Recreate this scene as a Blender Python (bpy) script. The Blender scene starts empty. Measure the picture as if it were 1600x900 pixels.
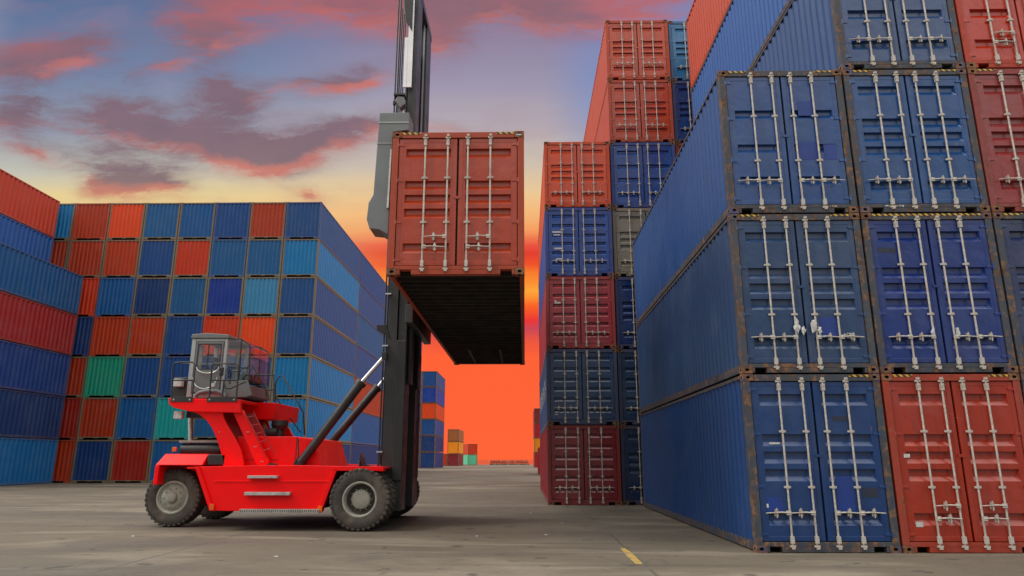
import bpy, bmesh, math, random
from mathutils import Vector, Matrix
random.seed(7)
S = bpy.context.scene
C = S.collection
PI = math.pi

# ------------------------------------------------------------------ camera
FPX, TH, YAW, EYE, PX, PY = 1090.5, 0.244, 0.0164, 1.476, 802.1, 445.8
cd = bpy.data.cameras.new('camera'); cam = bpy.data.objects.new('camera', cd); C.objects.link(cam)
cd.sensor_width = 36; cd.lens = FPX/1600*36; cd.clip_end = 9000; cd.clip_start = .1
cd.shift_x = -(PX-800)/1600; cd.shift_y = (PY-450)/1600
cam.location = (0, 0, EYE); cam.rotation_euler = (PI/2+TH, 0, YAW)
S.camera = cam

def ray(px, py):
    a, b = (px-PX)/FPX, (PY-py)/FPX
    y = math.cos(TH)-b*math.sin(TH); z = b*math.cos(TH)+math.sin(TH)
    c, s = math.cos(YAW), math.sin(YAW)
    return Vector((c*a-s*y, s*a+c*y, z))
def at(px, py, Y):
    """world (x, z) of a measured point of the photo, given its distance Y"""
    r = ray(px, py); t = Y/r.y
    return (r.x*t, EYE+r.z*t)

def lin(r, g, b):
    f = lambda c: (c/255/12.92 if c/255 <= .04045 else ((c/255+.055)/1.055)**2.4)
    return (f(r), f(g), f(b), 1)

# ------------------------------------------------------------------ tags
def tag(o, label=None, cat=None, group=None, kind=None):
    if label: o['label'] = label
    if cat: o['category'] = cat
    if group: o['group'] = group
    if kind: o['kind'] = kind
    return o
def empty(name, loc, rz=0, link=True):
    o = bpy.data.objects.new(name, None); o.empty_display_size = .3
    o.location = loc; o.rotation_euler = (0, 0, rz)
    if link: C.objects.link(o)
    return o

# ------------------------------------------------------------------ mesh builder
class MB:
    def __init__(s): s.v = []; s.f = []; s.m = []; s.sm = []
    def add(s, vs, fs, mi=0, smooth=False):
        n = len(s.v); s.v += [tuple(v) for v in vs]
        for f in fs: s.f.append([n+i for i in f]); s.m.append(mi); s.sm.append(smooth)
        return s
    def box(s, x0, x1, y0, y1, z0, z1, mi=0):
        vs = [(x, y, z) for z in (z0, z1) for y in (y0, y1) for x in (x0, x1)]
        return s.add(vs, [(0,2,3,1), (4,5,7,6), (0,1,5,4), (2,6,7,3), (0,4,6,2), (1,3,7,5)], mi)
    def prism(s, pts, y0, y1, mi=0):
        """polygon in (x, z) extruded along y"""
        n = len(pts)
        a = sum(pts[i][0]*pts[(i+1) % n][1]-pts[(i+1) % n][0]*pts[i][1] for i in range(n))
        if a < 0: pts = pts[::-1]
        vs = [(x, y0, z) for x, z in pts]+[(x, y1, z) for x, z in pts]
        fs = [tuple(range(n)), tuple(range(2*n-1, n-1, -1))]
        fs += [((i+1) % n, i, n+i, n+(i+1) % n) for i in range(n)]
        return s.add(vs, fs, mi)
    def tube(s, p, q, r, n=8, r2=None, mi=0, smooth=True, caps=True):
        p, q = Vector(p), Vector(q); r2 = r if r2 is None else r2
        d = (q-p).normalized(); u = d.orthogonal().normalized(); w = d.cross(u)
        vs = []
        for c, rr in ((p, r), (q, r2)):
            for i in range(n):
                a = 2*PI*i/n; vs.append(c+u*rr*math.cos(a)+w*rr*math.sin(a))
        s.add(vs, [(i, (i+1) % n, n+(i+1) % n, n+i) for i in range(n)], mi, smooth)
        if caps: s.add(vs[:n], [tuple(range(n-1, -1, -1))], mi); s.add(vs[n:], [tuple(range(n))], mi)
        return s
    def path(s, pts, r, n=6, mi=0):
        pts = [Vector(p) for p in pts]; rings = []
        u = None
        for i, p in enumerate(pts):
            d = (pts[min(i+1, len(pts)-1)]-pts[max(i-1, 0)]).normalized()
            if u is None: u = d.orthogonal().normalized()
            u = (u-d*u.dot(d)).normalized(); w = d.cross(u)
            rings.append([p+u*r*math.cos(2*PI*k/n)+w*r*math.sin(2*PI*k/n) for k in range(n)])
        vs = [v for R in rings for v in R]; fs = []
        for i in range(len(pts)-1):
            fs += [(i*n+k, i*n+(k+1) % n, (i+1)*n+(k+1) % n, (i+1)*n+k) for k in range(n)]
        s.add(vs, fs, mi, True); m = len(pts)-1
        s.add(rings[0], [tuple(range(n-1, -1, -1))], mi); s.add(rings[m], [tuple(range(n))], mi)
        return s
    def lathe(s, prof, c, n=48, mi=0, smooth=True):
        """profile (radius, y) turned round the y axis through c"""
        m = len(prof); vs = []
        for i in range(n):
            a = 2*PI*i/n
            for r, y in prof: vs.append((c[0]+r*math.cos(a), c[1]+y, c[2]+r*math.sin(a)))
        fs = [(i*m+j, i*m+j+1, ((i+1) % n)*m+j+1, ((i+1) % n)*m+j) for i in range(n) for j in range(m-1)]
        return s.add(vs, fs, mi, smooth)
    def build(s, name, mats, parent=None, link=True, bevel=0, color=None, fixn=True):
        me = bpy.data.meshes.new(name); me.from_pydata(s.v, [], s.f)
        if not isinstance(mats, (list, tuple)): mats = [mats]
        for m in mats: me.materials.append(m)
        me.polygons.foreach_set('material_index', s.m); me.polygons.foreach_set('use_smooth', s.sm)
        if fixn:
            bm = bmesh.new(); bm.from_mesh(me); bmesh.ops.recalc_face_normals(bm, faces=bm.faces); bm.to_mesh(me); bm.free()
        me.update()
        o = bpy.data.objects.new(name, me)
        if link: C.objects.link(o)
        if parent: o.parent = parent
        if bevel:
            b = o.modifiers.new('bevel', 'BEVEL'); b.width = bevel; b.segments = 2; b.limit_method = 'ANGLE'; b.angle_limit = math.radians(40)
        if color: o.color = color
        return o

# ------------------------------------------------------------------ node expressions
class NT:
    def __init__(s, tree): s.t = tree; s.N = tree.nodes; s.L = tree.links
    def new(s, typ, **kw):
        n = s.N.new(typ)
        for k, v in kw.items(): setattr(n, k, v)
        return n
    def put(s, sock, v):
        if isinstance(v, bpy.types.NodeSocket): s.L.new(v, sock)
        else: sock.default_value = v
    def math(s, op, a, b=None, c=None, clamp=False):
        n = s.new('ShaderNodeMath', operation=op, use_clamp=clamp)
        s.put(n.inputs[0], a)
        if b is not None: s.put(n.inputs[1], b)
        if c is not None: s.put(n.inputs[2], c)
        return n.outputs[0]
    def mix(s, f, a, b, blend='MIX'):
        n = s.new('ShaderNodeMix', data_type='RGBA', blend_type=blend)
        s.put(n.inputs[0], f); s.put(n.inputs[6], a); s.put(n.inputs[7], b)
        return n.outputs[2]
    def noise(s, vec, scale, detail=4, rough=.55, dist=0):
        n = s.new('ShaderNodeTexNoise'); s.put(n.inputs['Vector'], vec)
        n.inputs['Scale'].default_value = scale; n.inputs['Detail'].default_value = detail
        n.inputs['Roughness'].default_value = rough; n.inputs['Distortion'].default_value = dist
        return n.outputs[0]
    def map(s, vec, loc=(0,0,0), rot=(0,0,0), scale=(1,1,1), typ='POINT'):
        n = s.new('ShaderNodeMapping', vector_type=typ); s.put(n.inputs[0], vec)
        n.inputs[1].default_value = loc; n.inputs[2].default_value = rot; n.inputs[3].default_value = scale
        return n.outputs[0]
    def step(s, v, a, b, lo=0, hi=1):
        n = s.new('ShaderNodeMapRange', interpolation_type='SMOOTHSTEP'); s.put(n.inputs[0], v)
        n.inputs[1].default_value = a; n.inputs[2].default_value = b; n.inputs[3].default_value = lo; n.inputs[4].default_value = hi
        return n.outputs[0]
    def ramp(s, v, stops):
        n = s.new('ShaderNodeValToRGB'); s.put(n.inputs[0], v); e = n.color_ramp.elements
        while len(e) < len(stops): e.new(.5)
        for k, (p, c) in enumerate(stops): e[k].position = p; e[k].color = c
        return n.outputs[0]

def material(name):
    m = bpy.data.materials.new(name); m.use_nodes = True
    nt = NT(m.node_tree); return m, nt, m.node_tree.nodes['Principled BSDF']

def paint(name, rust=.5, streak=.3, rough=.5, white=.5, fade=.3, alpha=False):
    m, n, P = material(name)
    info = n.new('ShaderNodeObjectInfo'); tc = n.new('ShaderNodeTexCoord')
    off = n.new('ShaderNodeVectorMath', operation='ADD'); n.put(off.inputs[0], tc.outputs['Object'])
    cm = n.new('ShaderNodeCombineXYZ'); r50 = n.math('MULTIPLY', info.outputs['Random'], 61.0)
    for i in range(3): n.put(cm.inputs[i], r50)
    n.put(off.inputs[1], cm.outputs[0]); v = off.outputs[0]
    col = info.outputs['Color']
    # sun fading and grime
    f1 = n.noise(v, .9, 6, .6)
    col = n.mix(n.step(f1, .42, .75, 0, fade), col, n.mix(.45, col, (.30, .33, .36, 1)))
    st = n.noise(n.map(v, scale=(5, 5, .45)), 1.6, 5, .65)
    col = n.mix(n.step(st, .48, .78, 0, streak), col, n.mix(.7, col, (.022, .020, .020, 1)))
    # rust bloom
    ru = n.noise(v, 3.2, 5, .72); rd = n.noise(n.map(v, scale=(9, 9, 1.2)), 1.5, 4, .6)
    if alpha: ru = n.noise(v, 6.5, 6, .75)
    k = n.math('ADD', n.math('MULTIPLY', ru, .65), n.math('MULTIPLY', rd, .35))
    if alpha:
        t = n.math('MULTIPLY_ADD', info.outputs['Alpha'], -.30, .715)
        mr = n.new('ShaderNodeMapRange', interpolation_type='SMOOTHSTEP'); n.put(mr.inputs[0], k); n.put(mr.inputs[1], n.math('SUBTRACT', t, .055)); n.put(mr.inputs[2], n.math('ADD', t, .070)); mask = mr.outputs[0]
    else: mask = n.step(k, .66-.17*rust, .74-.14*rust)
    rc = n.mix(n.step(n.noise(v, 11, 4), .38, .62), (.23, .115, .055, 1), (.09, .045, .024, 1))
    col = n.mix(n.math('MULTIPLY', mask, min(1, .55+rust*.6)), col, rc)
    # chips and scuffs
    sc = n.noise(n.map(v, scale=(1.6, 1.6, 5)), 4.5, 7, .7)
    sm = n.step(sc, .735-.04*white, .76-.03*white)
    col = n.mix(n.math('MULTIPLY', sm, .55), col, (.50, .49, .47, 1))
    n.put(P.inputs['Base Color'], col)
    n.put(P.inputs['Roughness'], n.math('ADD', n.math('MULTIPLY', mask, .3), n.step(f1, .3, .8, rough-.08, rough+.12)))
    P.inputs['Specular IOR Level'].default_value = .4
    b = n.new('ShaderNodeBump'); b.inputs['Strength'].default_value = .22 if fade < .12 and rough > .4 else .45; b.inputs['Distance'].default_value = .03
    h = n.noise(v, 2.3, 3, .55)
    n.put(b.inputs['Height'], h); n.put(P.inputs['Normal'], b.outputs[0])
    return m

def simple(name, col, rough=.5, metal=0, var=.3, scale=6, bump=.1, dirt=None, dirtamt=.5):
    m, n, P = material(name)
    tc = n.new('ShaderNodeTexCoord').outputs['Object']
    a = n.noise(tc, scale, 6, .62)
    dk = tuple(c*(1-var) for c in col[:3])+(1,)
    c = n.mix(n.step(a, .35, .68), dk, col)
    if dirt:
        d = n.noise(n.map(tc, scale=(1, 1, .6)), scale*.45, 7, .68)
        c = n.mix(n.step(d, .44, .70, 0, dirtamt), c, dirt)
    n.put(P.inputs['Base Color'], c)
    n.put(P.inputs['Roughness'], n.step(a, .3, .7, rough+.1, rough-.06))
    P.inputs['Metallic'].default_value = metal
    if bump:
        b = n.new('ShaderNodeBump'); b.inputs['Strength'].default_value = bump; b.inputs['Distance'].default_value = .01
        n.put(b.inputs['Height'], n.noise(tc, scale*3, 5)); n.put(P.inputs['Normal'], b.outputs[0])
    return m

M = {}
M['wall'] = paint('painted_corrugated_steel', .10, .38, .45, .15, .10)
M['door'] = paint('painted_door_steel', .22, .45, .25, .9, .10)
M['door'].node_tree.nodes['Principled BSDF'].inputs['Specular IOR Level'].default_value = .65
M['frame'] = paint('rusty_frame_steel', .62, .5, .6, .3, .15, True)
M['casting'] = paint('corner_casting_steel', .85, .5, .65, .1, .15, True)
M['zinc'] = simple('galvanised_steel', (.56, .52, .46, 1), .5, .1, .3, 14, .2, (.26, .15, .09, 1), .5)
M['seal_and_gap'] = simple('black_seal_and_gap', (.018, .017, .016, 1), .7)
M['under'] = simple('container_underside_tar', (.022, .017, .014, 1), .75, 0, .5, 3, .2, (.06, .03, .018, 1), .4)
M['dark'] = simple('dark_recess', (.012, .011, .010, 1), .8)
M['white'] = simple('white_sticker', (.62, .62, .60, 1), .5, 0, .3, 20, 0, (.25, .22, .2, 1), .5)
def hazard():
    m, n, P = material('hazard_stripes')
    tc = n.new('ShaderNodeTexCoord').outputs['Object']
    sx = n.new('ShaderNodeSeparateXYZ'); n.put(sx.inputs[0], tc)
    k = n.math('FRACT', n.math('MULTIPLY', n.math('ADD', sx.outputs[0], sx.outputs[2]), 9.5))
    w = n.noise(tc, 18, 5)
    c = n.mix(n.math('GREATER_THAN', k, .48), (.62, .36, .03, 1), (.02, .02, .02, 1))
    c = n.mix(n.step(w, .52, .66, 0, .8), c, (.10, .06, .04, 1))
    n.put(P.inputs['Base Color'], c); P.inputs['Roughness'].default_value = .55
    return m
M['hazard'] = hazard()
M['red'] = simple('handler_red_paint', (.92, .002, .004, 1), .32, 0, .08, 1.3, .04, (.40, .012, .010, 1), .45)
M['red'].node_tree.nodes['Principled BSDF'].inputs['Specular IOR Level'].default_value = .25
M['plate'] = simple('white_painted_plate', (.85, .86, .88, 1), .4, 0, .12, 3, .05)
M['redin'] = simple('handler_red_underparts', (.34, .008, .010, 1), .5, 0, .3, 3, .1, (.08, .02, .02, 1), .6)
M['black'] = simple('handler_black_paint', (.018, .019, .020, 1), .42, .0, .3, 4, .12, (.05, .045, .04, 1), .4)
M['mast'] = simple('mast_charcoal_paint', (.032, .034, .036, 1), .42, .15, .35, 2.2, .12, (.08, .072, .065, 1), .35)
M['grey'] = simple('cab_grey_paint', (.15, .165, .17, 1), .42, 0, .12, 2, .05, (.1, .09, .08, 1), .3)
M['lgrey'] = simple('cab_light_grey_paint', (.34, .36, .36, 1), .45, 0, .1, 2, .05)
M['chrome'] = simple('polished_cylinder_rod', (.75, .76, .78, 1), .2, .85, .15, 8, .02)
M['silver'] = simple('brushed_aluminium_tread', (.55, .53, .50, 1), .45, .45, .3, 12, .3, (.2, .16, .12, 1), .5)
M['tyre'] = simple('dusty_tyre_rubber', (.062, .052, .044, 1), .85, 0, .35, 5, .4, (.13, .10, .078, 1), .8)
M['rim'] = simple('dusty_grey_rim', (.34, .33, .28, 1), .6, 0, .25, 7, .2, (.24, .19, .14, 1), .5)
M['rimdark'] = simple('dark_inner_rim', (.045, .04, .036, 1), .65, 0, .3, 7, .2, (.10, .08, .06, 1), .5)
M['orange'] = simple('orange_marker_lens', (.85, .13, .01, 1), .3)
M['yellow'] = simple('yellow_marker', (.75, .42, .02, 1), .4)
M['seat'] = simple('seat_fabric', (.05, .055, .07, 1), .8)
M['cream'] = simple('cream_trim', (.55, .50, .36, 1), .5)
def glass():
    m, n, P = material('cab_window_glass')
    out = n.N['Material Output']; T = n.new('ShaderNodeBsdfTransparent'); T.inputs[0].default_value = (.93, .95, .95, 1)
    G = n.new('ShaderNodeBsdfGlossy'); G.inputs['Roughness'].default_value = .03; G.inputs[0].default_value = (.9, .95, 1, 1)
    F = n.new('ShaderNodeFresnel'); F.inputs[0].default_value = 1.5
    mx = n.new('ShaderNodeMixShader'); n.put(mx.inputs[0], n.math('MINIMUM', n.math('ADD', F.outputs[0], .04), .20))
    n.L.new(T.outputs[0], mx.inputs[1]); n.L.new(G.outputs[0], mx.inputs[2]); n.L.new(mx.outputs[0], out.inputs[0])
    return m
M['glass'] = glass()

# ------------------------------------------------------------------ shipping containers
def rectring(mb, o, u, w, hw, hh, rx, rz, depth, nrm, mi=0, mdark=0):
    """face with an oval hole (casting aperture). o centre, u/w axes, nrm outward"""
    o, u, w, nrm = Vector(o), Vector(u), Vector(w), Vector(nrm)
    out = []; inn = []; bot = []
    for k in range(16):
        a = 2*PI*k/16; c, s = math.cos(a), math.sin(a)
        q = max(abs(c), abs(s)); out.append(o+u*hw*c/q+w*hh*s/q)
        inn.append(o+u*rx*c+w*rz*s); bot.append(o+u*rx*c+w*rz*s-nrm*depth)
    fs = []
    for k in range(16):
        j = (k+1) % 16; fs.append((k, j, 16+j, 16+k))
    mb.add(out+inn, fs, mi)
    mb.add(inn+bot, [(k, (k+1) % 16, 16+(k+1) % 16, 16+k) for k in range(16)], mdark)
    mb.add(bot, [tuple(range(16))], mdark)

def casting_mesh(sx, sy, sz):
    mb = MB(); a, b, c = .088, .081, .059
    # box with holes on the outward y and x faces
    n = Vector((0, sy, 0)); rectring(mb, (0, sy*b, 0), (1, 0, 0), (0, 0, 1), a, c, .036, .026, .05, n, 0, 1)
    n = Vector((sx, 0, 0)); rectring(mb, (sx*a, 0, 0), (0, 1, 0), (0, 0, 1), b, c, .030, .026, .05, n, 0, 1)
    n = Vector((0, 0, sz)); rectring(mb, (0, 0, sz*c), (1, 0, 0), (0, 1, 0), a, b, .030, .055, .04, n, 0, 1)
    vs = [(x, y, z) for z in (-c, c) for y in (-b, b) for x in (-a, a)]
    mb.add(vs, [(0, 1, 5, 4) if sy > 0 else (2, 6, 7, 3), (0, 4, 6, 2) if sx > 0 else (1, 3, 7, 5), (0, 2, 3, 1) if sz > 0 else (4, 5, 7, 6)])
    return mb

def corrug_side(x, out, y0, y1, z0, z1, pitch=.278, dep=.036, thick=True):
    """vertical corrugation along y; x is the outer plane, out = +-1"""
    mb = MB(); n = max(4, round((y1-y0)/pitch)); p = (y1-y0)/n
    prof = []
    for i in range(n):
        a = y0+i*p
        prof += [(a, 0), (a+p*.26, 0), (a+p*.5, dep), (a+p*.76, dep)]
    prof.append((y1, 0))
    vs = []
    for y, d in prof: vs += [(x-out*d, y, z0), (x-out*d, y, z1)]
    mb.add(vs, [(2*i, 2*i+2, 2*i+3, 2*i+1) for i in range(len(prof)-1)])
    return mb
def corrug_end(y, out, x0, x1, z0, z1, pitch=.25, dep=.04):
    mb = MB(); n = max(4, round((x1-x0)/pitch)); p = (x1-x0)/n; prof = []
    for i in range(n):
        a = x0+i*p; prof += [(a, 0), (a+p*.28, 0), (a+p*.46, dep), (a+p*.80, dep)]
    prof.append((x1, 0)); vs = []
    for x, d in prof: vs += [(x, y-out*d, z0), (x, y-out*d, z1)]
    mb.add(vs, [(2*i, 2*i+2, 2*i+3, 2*i+1) for i in range(len(prof)-1)])
    return mb

GROOVES = {'five': [.115, .375, .485, .595, .865], 'three': [.30, .57, .82], 'four': [.12, .37, .60, .86], 'six': [.09, .25, .41, .55, .70, .87]}

def door_leaf(x0, x1, y, z0, z1, kind, hs):
    """one door: border beams and a sheet pressed with horizontal grooves; y is the outer plane"""
    mb = MB(); t = .05; bw = .075; h = z1-z0
    mb.box(x0, x0+bw, y, y+t, z0, z1); mb.box(x1-bw, x1, y, y+t, z0, z1)
    mb.box(x0+bw, x1-bw, y+.001, y+t, z0, z0+bw); mb.box(x0+bw, x1-bw, y+.001, y+t, z1-bw, z1)
    a0, a1 = x0+bw, x1-bw
    g0, g1 = a0+.05, a1-.035
    zs = [(z1-bw, 0)]
    gh = {'five': .066, 'three': .060, 'four': .068, 'six': .056}[kind]
    dep = .060; yp = y+.006
    prev = z1-bw
    def flat(za, zb): mb.add([(a0, yp, za), (a1, yp, za), (a1, yp, zb), (a0, yp, zb)], [(0, 1, 2, 3)])
    for g in GROOVES[kind]:
        zc = z1-g*h; top = zc+h*gh*.52; bot = zc-h*gh*.62
        flat(top, prev)
        # margins beside the groove
        mb.add([(a0, yp, bot), (g0, yp, bot), (g0, yp, top), (a0, yp, top)], [(0, 1, 2, 3)])
        mb.add([(g1, yp, bot), (a1, yp, bot), (a1, yp, top), (g1, yp, top)], [(0, 1, 2, 3)])
        ti, bi = top-.006, bot+.086
        e = .03
        vs = [(g0, yp, top), (g1, yp, top), (g0+e, yp+dep, ti), (g1-e, yp+dep, ti), (g0+e, yp+dep, bi), (g1-e, yp+dep, bi), (g0, yp, bot), (g1, yp, bot)]
        mb.add(vs, [(0, 1, 3, 2), (2, 3, 5, 4), (4, 5, 7, 6), (0, 2, 4, 6), (1, 7, 5, 3)])
        prev = bot
    flat(z0+bw, prev)
    # hinge plates on the outer edge
    for k in (.04, .33, .66, .95):
        z = z0+h*k
        if hs < 0: mb.box(x0-.045, x0+.09, y-.012, y-.001, z-.022, z+.022); mb.tube((x0-.02, y-.016, z-.045), (x0-.02, y-.016, z+.045), .016, 8)
        else: mb.box(x1-.09, x1+.045, y-.012, y-.001, z-.022, z+.022); mb.tube((x1+.02, y-.016, z-.045), (x1+.02, y-.016, z+.045), .016, 8)
    return mb

def rod_mesh(z0, z1, y, gaps=()):
    mb = MB(); r = .0165
    mb.tube((0, y, z0), (0, y, z1), r, 10)
    for z, s in ((z1, -1), (z0, 1)):
        mb.box(-.027, .027, y-.034, y+.02, z+s*.075, z+s*.19)       # cam keeper
        mb.box(-.045, .045, y-.020, y+.015, z+s*.02, z+s*.05)
        mb.box(-.020, .028, y-.034, y+.012, z-.012, z+.03)
    h = z1-z0
    for k in (.35, .68):
        z = z0+h*k; mb.box(-.055, .055, y-.006, y+.018, z-.016, z+.016); mb.box(-.027, .027, y-.027, y+.01, z-.022, z+.022)
    return mb
def handle_mesh(y, dr):
    mb = MB(); L = .40
    mb.box(min(0, dr*.05)-.012, max(0, dr*.05)+.012, y-.035, y-.012, -.035, .035)
    mb.tube((0, y-.03, 0), (dr*.16, y-.035, .008), .013, 8)
    mb.tube((dr*.16, y-.035, .008), (dr*L, y-.030, -.006), .012, 8, .009)
    # catch and its plate
    mb.box(dr*.22-.022, dr*.22+.022, y-.028, y+.010, .012, .055)
    mb.box(dr*.22-.03, dr*.22+.03, y-.015, y+.012, -.055, -.012)
    mb.tube((dr*.22, y-.03, -.08), (dr*.22, y-.03, .075), .010, 6)
    return mb

def make_detailed(W, H, L, doors='five', handles='level', stripes='ends'):
    """container with doors at its -y end. Returns an unlinked tree; children colour roles in ['role']"""
    root = empty('shipping_container', (0, 0, 0), 0, False); ch = []
    def part(name, mb, mat, role, parent=root, **kw):
        o = mb.build(name, mat, parent, link=False, **kw); o['_role'] = role; ch.append(o); return o
    hx, hy = W/2, L/2; pw = .12
    f = MB()
    for s in (-1, 1):
        xa, xb = sorted((s*(hx-.004), s*(hx-pw)))
        f.box(xa, xb, -hy+.006, -hy+.17, .118, H-.118)        # door posts
        xa, xb = sorted((s*(hx-.006), s*(hx-.16)))
        f.box(xa, xb, hy-.14, hy-.006, .118, H-.118)
        # side rails
        xa, xb = sorted((s*(hx-.003), s*(hx-.07)))
        f.box(xa, xb, -hy+.162, hy-.162, H-.075, H-.012)
        xa, xb = sorted((s*(hx-.014), s*(hx-.09)))
        f.box(xa, xb, -hy+.162, hy-.162, .022, .165)
    f.box(-hx+.178, hx-.178, -hy+.006, -hy+.15, H-.125, H-.012)    # header
    f.box(-hx+pw, hx-pw, -hy+.008, -hy+.15, .095, .165)            # sill, with two pockets below
    for a, b in ((-hx+.178, -hx+.225), (-hx+.43, hx-.43), (hx-.225, hx-.178)): f.box(a, b, -hy+.010, -hy+.14, .008, .095)
    f.box(-hx+.16, hx-.16, hy-.12, hy-.008, H-.12, H-.012); f.box(-hx+.16, hx-.16, hy-.12, hy-.008, .02, .165)
    part('frame', f, M['frame'], 'frame', bevel=.006)
    for sx in (-1, 1):
        for sy in (-1, 1):
            for sz in (-1, 1):
                o = part('corner_casting', casting_mesh(sx, sy, sz), [M['casting'], M['dark']], 'casting')
                o.location = (sx*(hx-.088), sy*(hy-.081), H/2+sz*(H/2-.059))
    for s in (-1, 1):
        part('side_wall', corrug_side(s*(hx-.012), s, -hy+.165, hy-.14, .165, H-.075, .278, .052), M['wall'], 'body')
    part('end_wall', corrug_end(hy-.03, 1, -hx+.16, hx-.16, .165, H-.12), M['wall'], 'body')
    r = MB(); n = 40
    for i in range(n):
        a = -hy+.15+(L-.28)*i/n; b = -hy+.15+(L-.28)*(i+1)/n; m = (a+b)/2
        r.add([(-hx+.07, a, H-.03), (hx-.07, a, H-.03), (hx-.07, m, H-.012), (-hx+.07, m, H-.012), (hx-.07, b, H-.03), (-hx+.07, b, H-.03)], [(0, 1, 2, 3), (3, 2, 4, 5)])
    part('roof', r, M['wall'], 'body')
    u = MB(); u.box(-hx+.085, hx-.085, -hy+.15, hy-.12, .15, .163)
    k = 36
    for i in range(k):
        y = -hy+.3+(L-.55)*i/(k-1); u.box(-hx+.092, hx-.092, y-.022, y+.022, .035, .15)
    u.box(-.50, -.43, hy-3.3, hy-.12, .028, .150); u.box(.43, .50, hy-3.3, hy-.12, .028, .150)
    u.box(-hx+.3, hx-.3, hy-.30, hy-.125, .010, .14)
    part('floor', u, M['under'], 'none')
    dx = hx-pw-.012; z0, z1 = .178, H-.135; yd = -hy+.030
    g = MB(); g.box(-dx-.010, dx+.010, yd+.076, yd+.10, .166, H-.126)
    part('gasket_gap_shade', g, M['seal_and_gap'], 'none')  # dark sheet across the whole opening, so the door gaps read as shade
    hpos = {'level': (.215, .215), 'offset': (.185, .255), 'high': (.26, .26)}[handles]
    for s in (-1, 1):
        xa, xb = sorted((s*dx, s*.018))
        d = part('door', door_leaf(xa, xb, yd, z0, z1, doors, s), M['door'], 'body', bevel=.004)
        for j, rx in enumerate((.185*W/2.44, .60*W/2.44)):
            ro = part('locking_rod', rod_mesh(.070, H-.095, yd-.032), M['zinc'], 'none', d); ro.location = (s*rx, 0, 0)
            if handles == 'offset': dr = 1 if rx*s in (-.6*W/2.44, .185*W/2.44) else -1; hz = hpos[0] if dr > 0 else hpos[1]
            else: dr = s; hz = hpos[0]
            ho = part('handle', handle_mesh(yd-.032, dr), M['zinc'], 'none', d); ho.location = (s*rx, 0, H*hz)
    c = MB(); c.box(-.06, .05, yd-.014, yd-.003, H*.52, H*.52+.05)
    part('door_latch', c, M['door'], 'body')
    if stripes:
        rng = [(-hx+.19, hx-.19)] if stripes == 'full' else [(-hx+.19, -hx+.52), (hx-.52, hx-.19)]
        if stripes == 'right': rng = rng[1:]
        for a, b in rng:
            st = MB(); st.box(a, b, -hy+.001, -hy+.005, H-.055, H-.016); part('hazard_stripe', st, M['hazard'], 'none')
    return root, ch

def make_plain(W, H, L):
    """container shown from its closed end (-y): frame, walls, roof, floor"""
    root = empty('shipping_container', (0, 0, 0), 0, False); ch = []
    def part(name, mb, mat, role, **kw):
        o = mb.build(name, mat, root, link=False, **kw); o['_role'] = role; ch.append(o)
    hx, hy = W/2, L/2
    f = MB()
    for s in (-1, 1):
        for e in (-1, 1):
            xa, xb = sorted((s*(hx-.004), s*(hx-.11))); ya, yb = sorted((e*(hy-.006), e*(hy-.14)))
            f.box(xa, xb, ya, yb, .118, H-.118)
            for z0 in (0, H-.118):
                xa, xb = sorted((s*hx, s*(hx-.178))); ya, yb = sorted((e*hy, e*(hy-.162))); f.box(xa, xb, ya, yb, z0, z0+.118)
        xa, xb = sorted((s*(hx-.003), s*(hx-.07))); f.box(xa, xb, -hy+.162, hy-.162, H-.085, H-.012)
        xa, xb = sorted((s*(hx-.010), s*(hx-.09))); f.box(xa, xb, -hy+.162, hy-.162, .03, .16)
    for e in (-1, 1):
        ya, yb = sorted((e*(hy-.008), e*(hy-.12)))
        f.box(-hx+.178, hx-.178, ya, yb, H-.10, H-.012)
        f.box(-hx+.11, hx-.11, ya, yb, .12, .17)
        for a, b in ((-hx+.178, -hx+.40), (-.12, .12), (hx-.40, hx-.178)):
            if a == -.12 : f.box(a, b, ya, yb, .085, .12)
            else: f.box(a, b, ya, yb, .012, .12)
    part('frame', f, M['frame'], 'frame')
    part('end_wall', corrug_end(-hy+.02, -1, -hx+.11, hx-.11, .17, H-.10, .27, .045), M['wall'], 'body')
    part('end_wall', corrug_end(hy-.02, 1, -hx+.11, hx-.11, .17, H-.10, .27, .045), M['wall'], 'body')
    for s in (-1, 1): part('side_wall', corrug_side(s*(hx-.006), s, -hy+.14, hy-.14, .16, H-.085, .40, .075), M['wall'], 'body')
    r = MB(); r.box(-hx+.07, hx-.07, -hy+.12, hy-.12, H-.04, H-.02); part('roof', r, M['wall'], 'body')
    u = MB(); u.box(-hx+.09, hx-.09, -hy+.13, hy-.13, .10, .155); part('floor', u, M['under'], 'none')
    return root, ch

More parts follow.
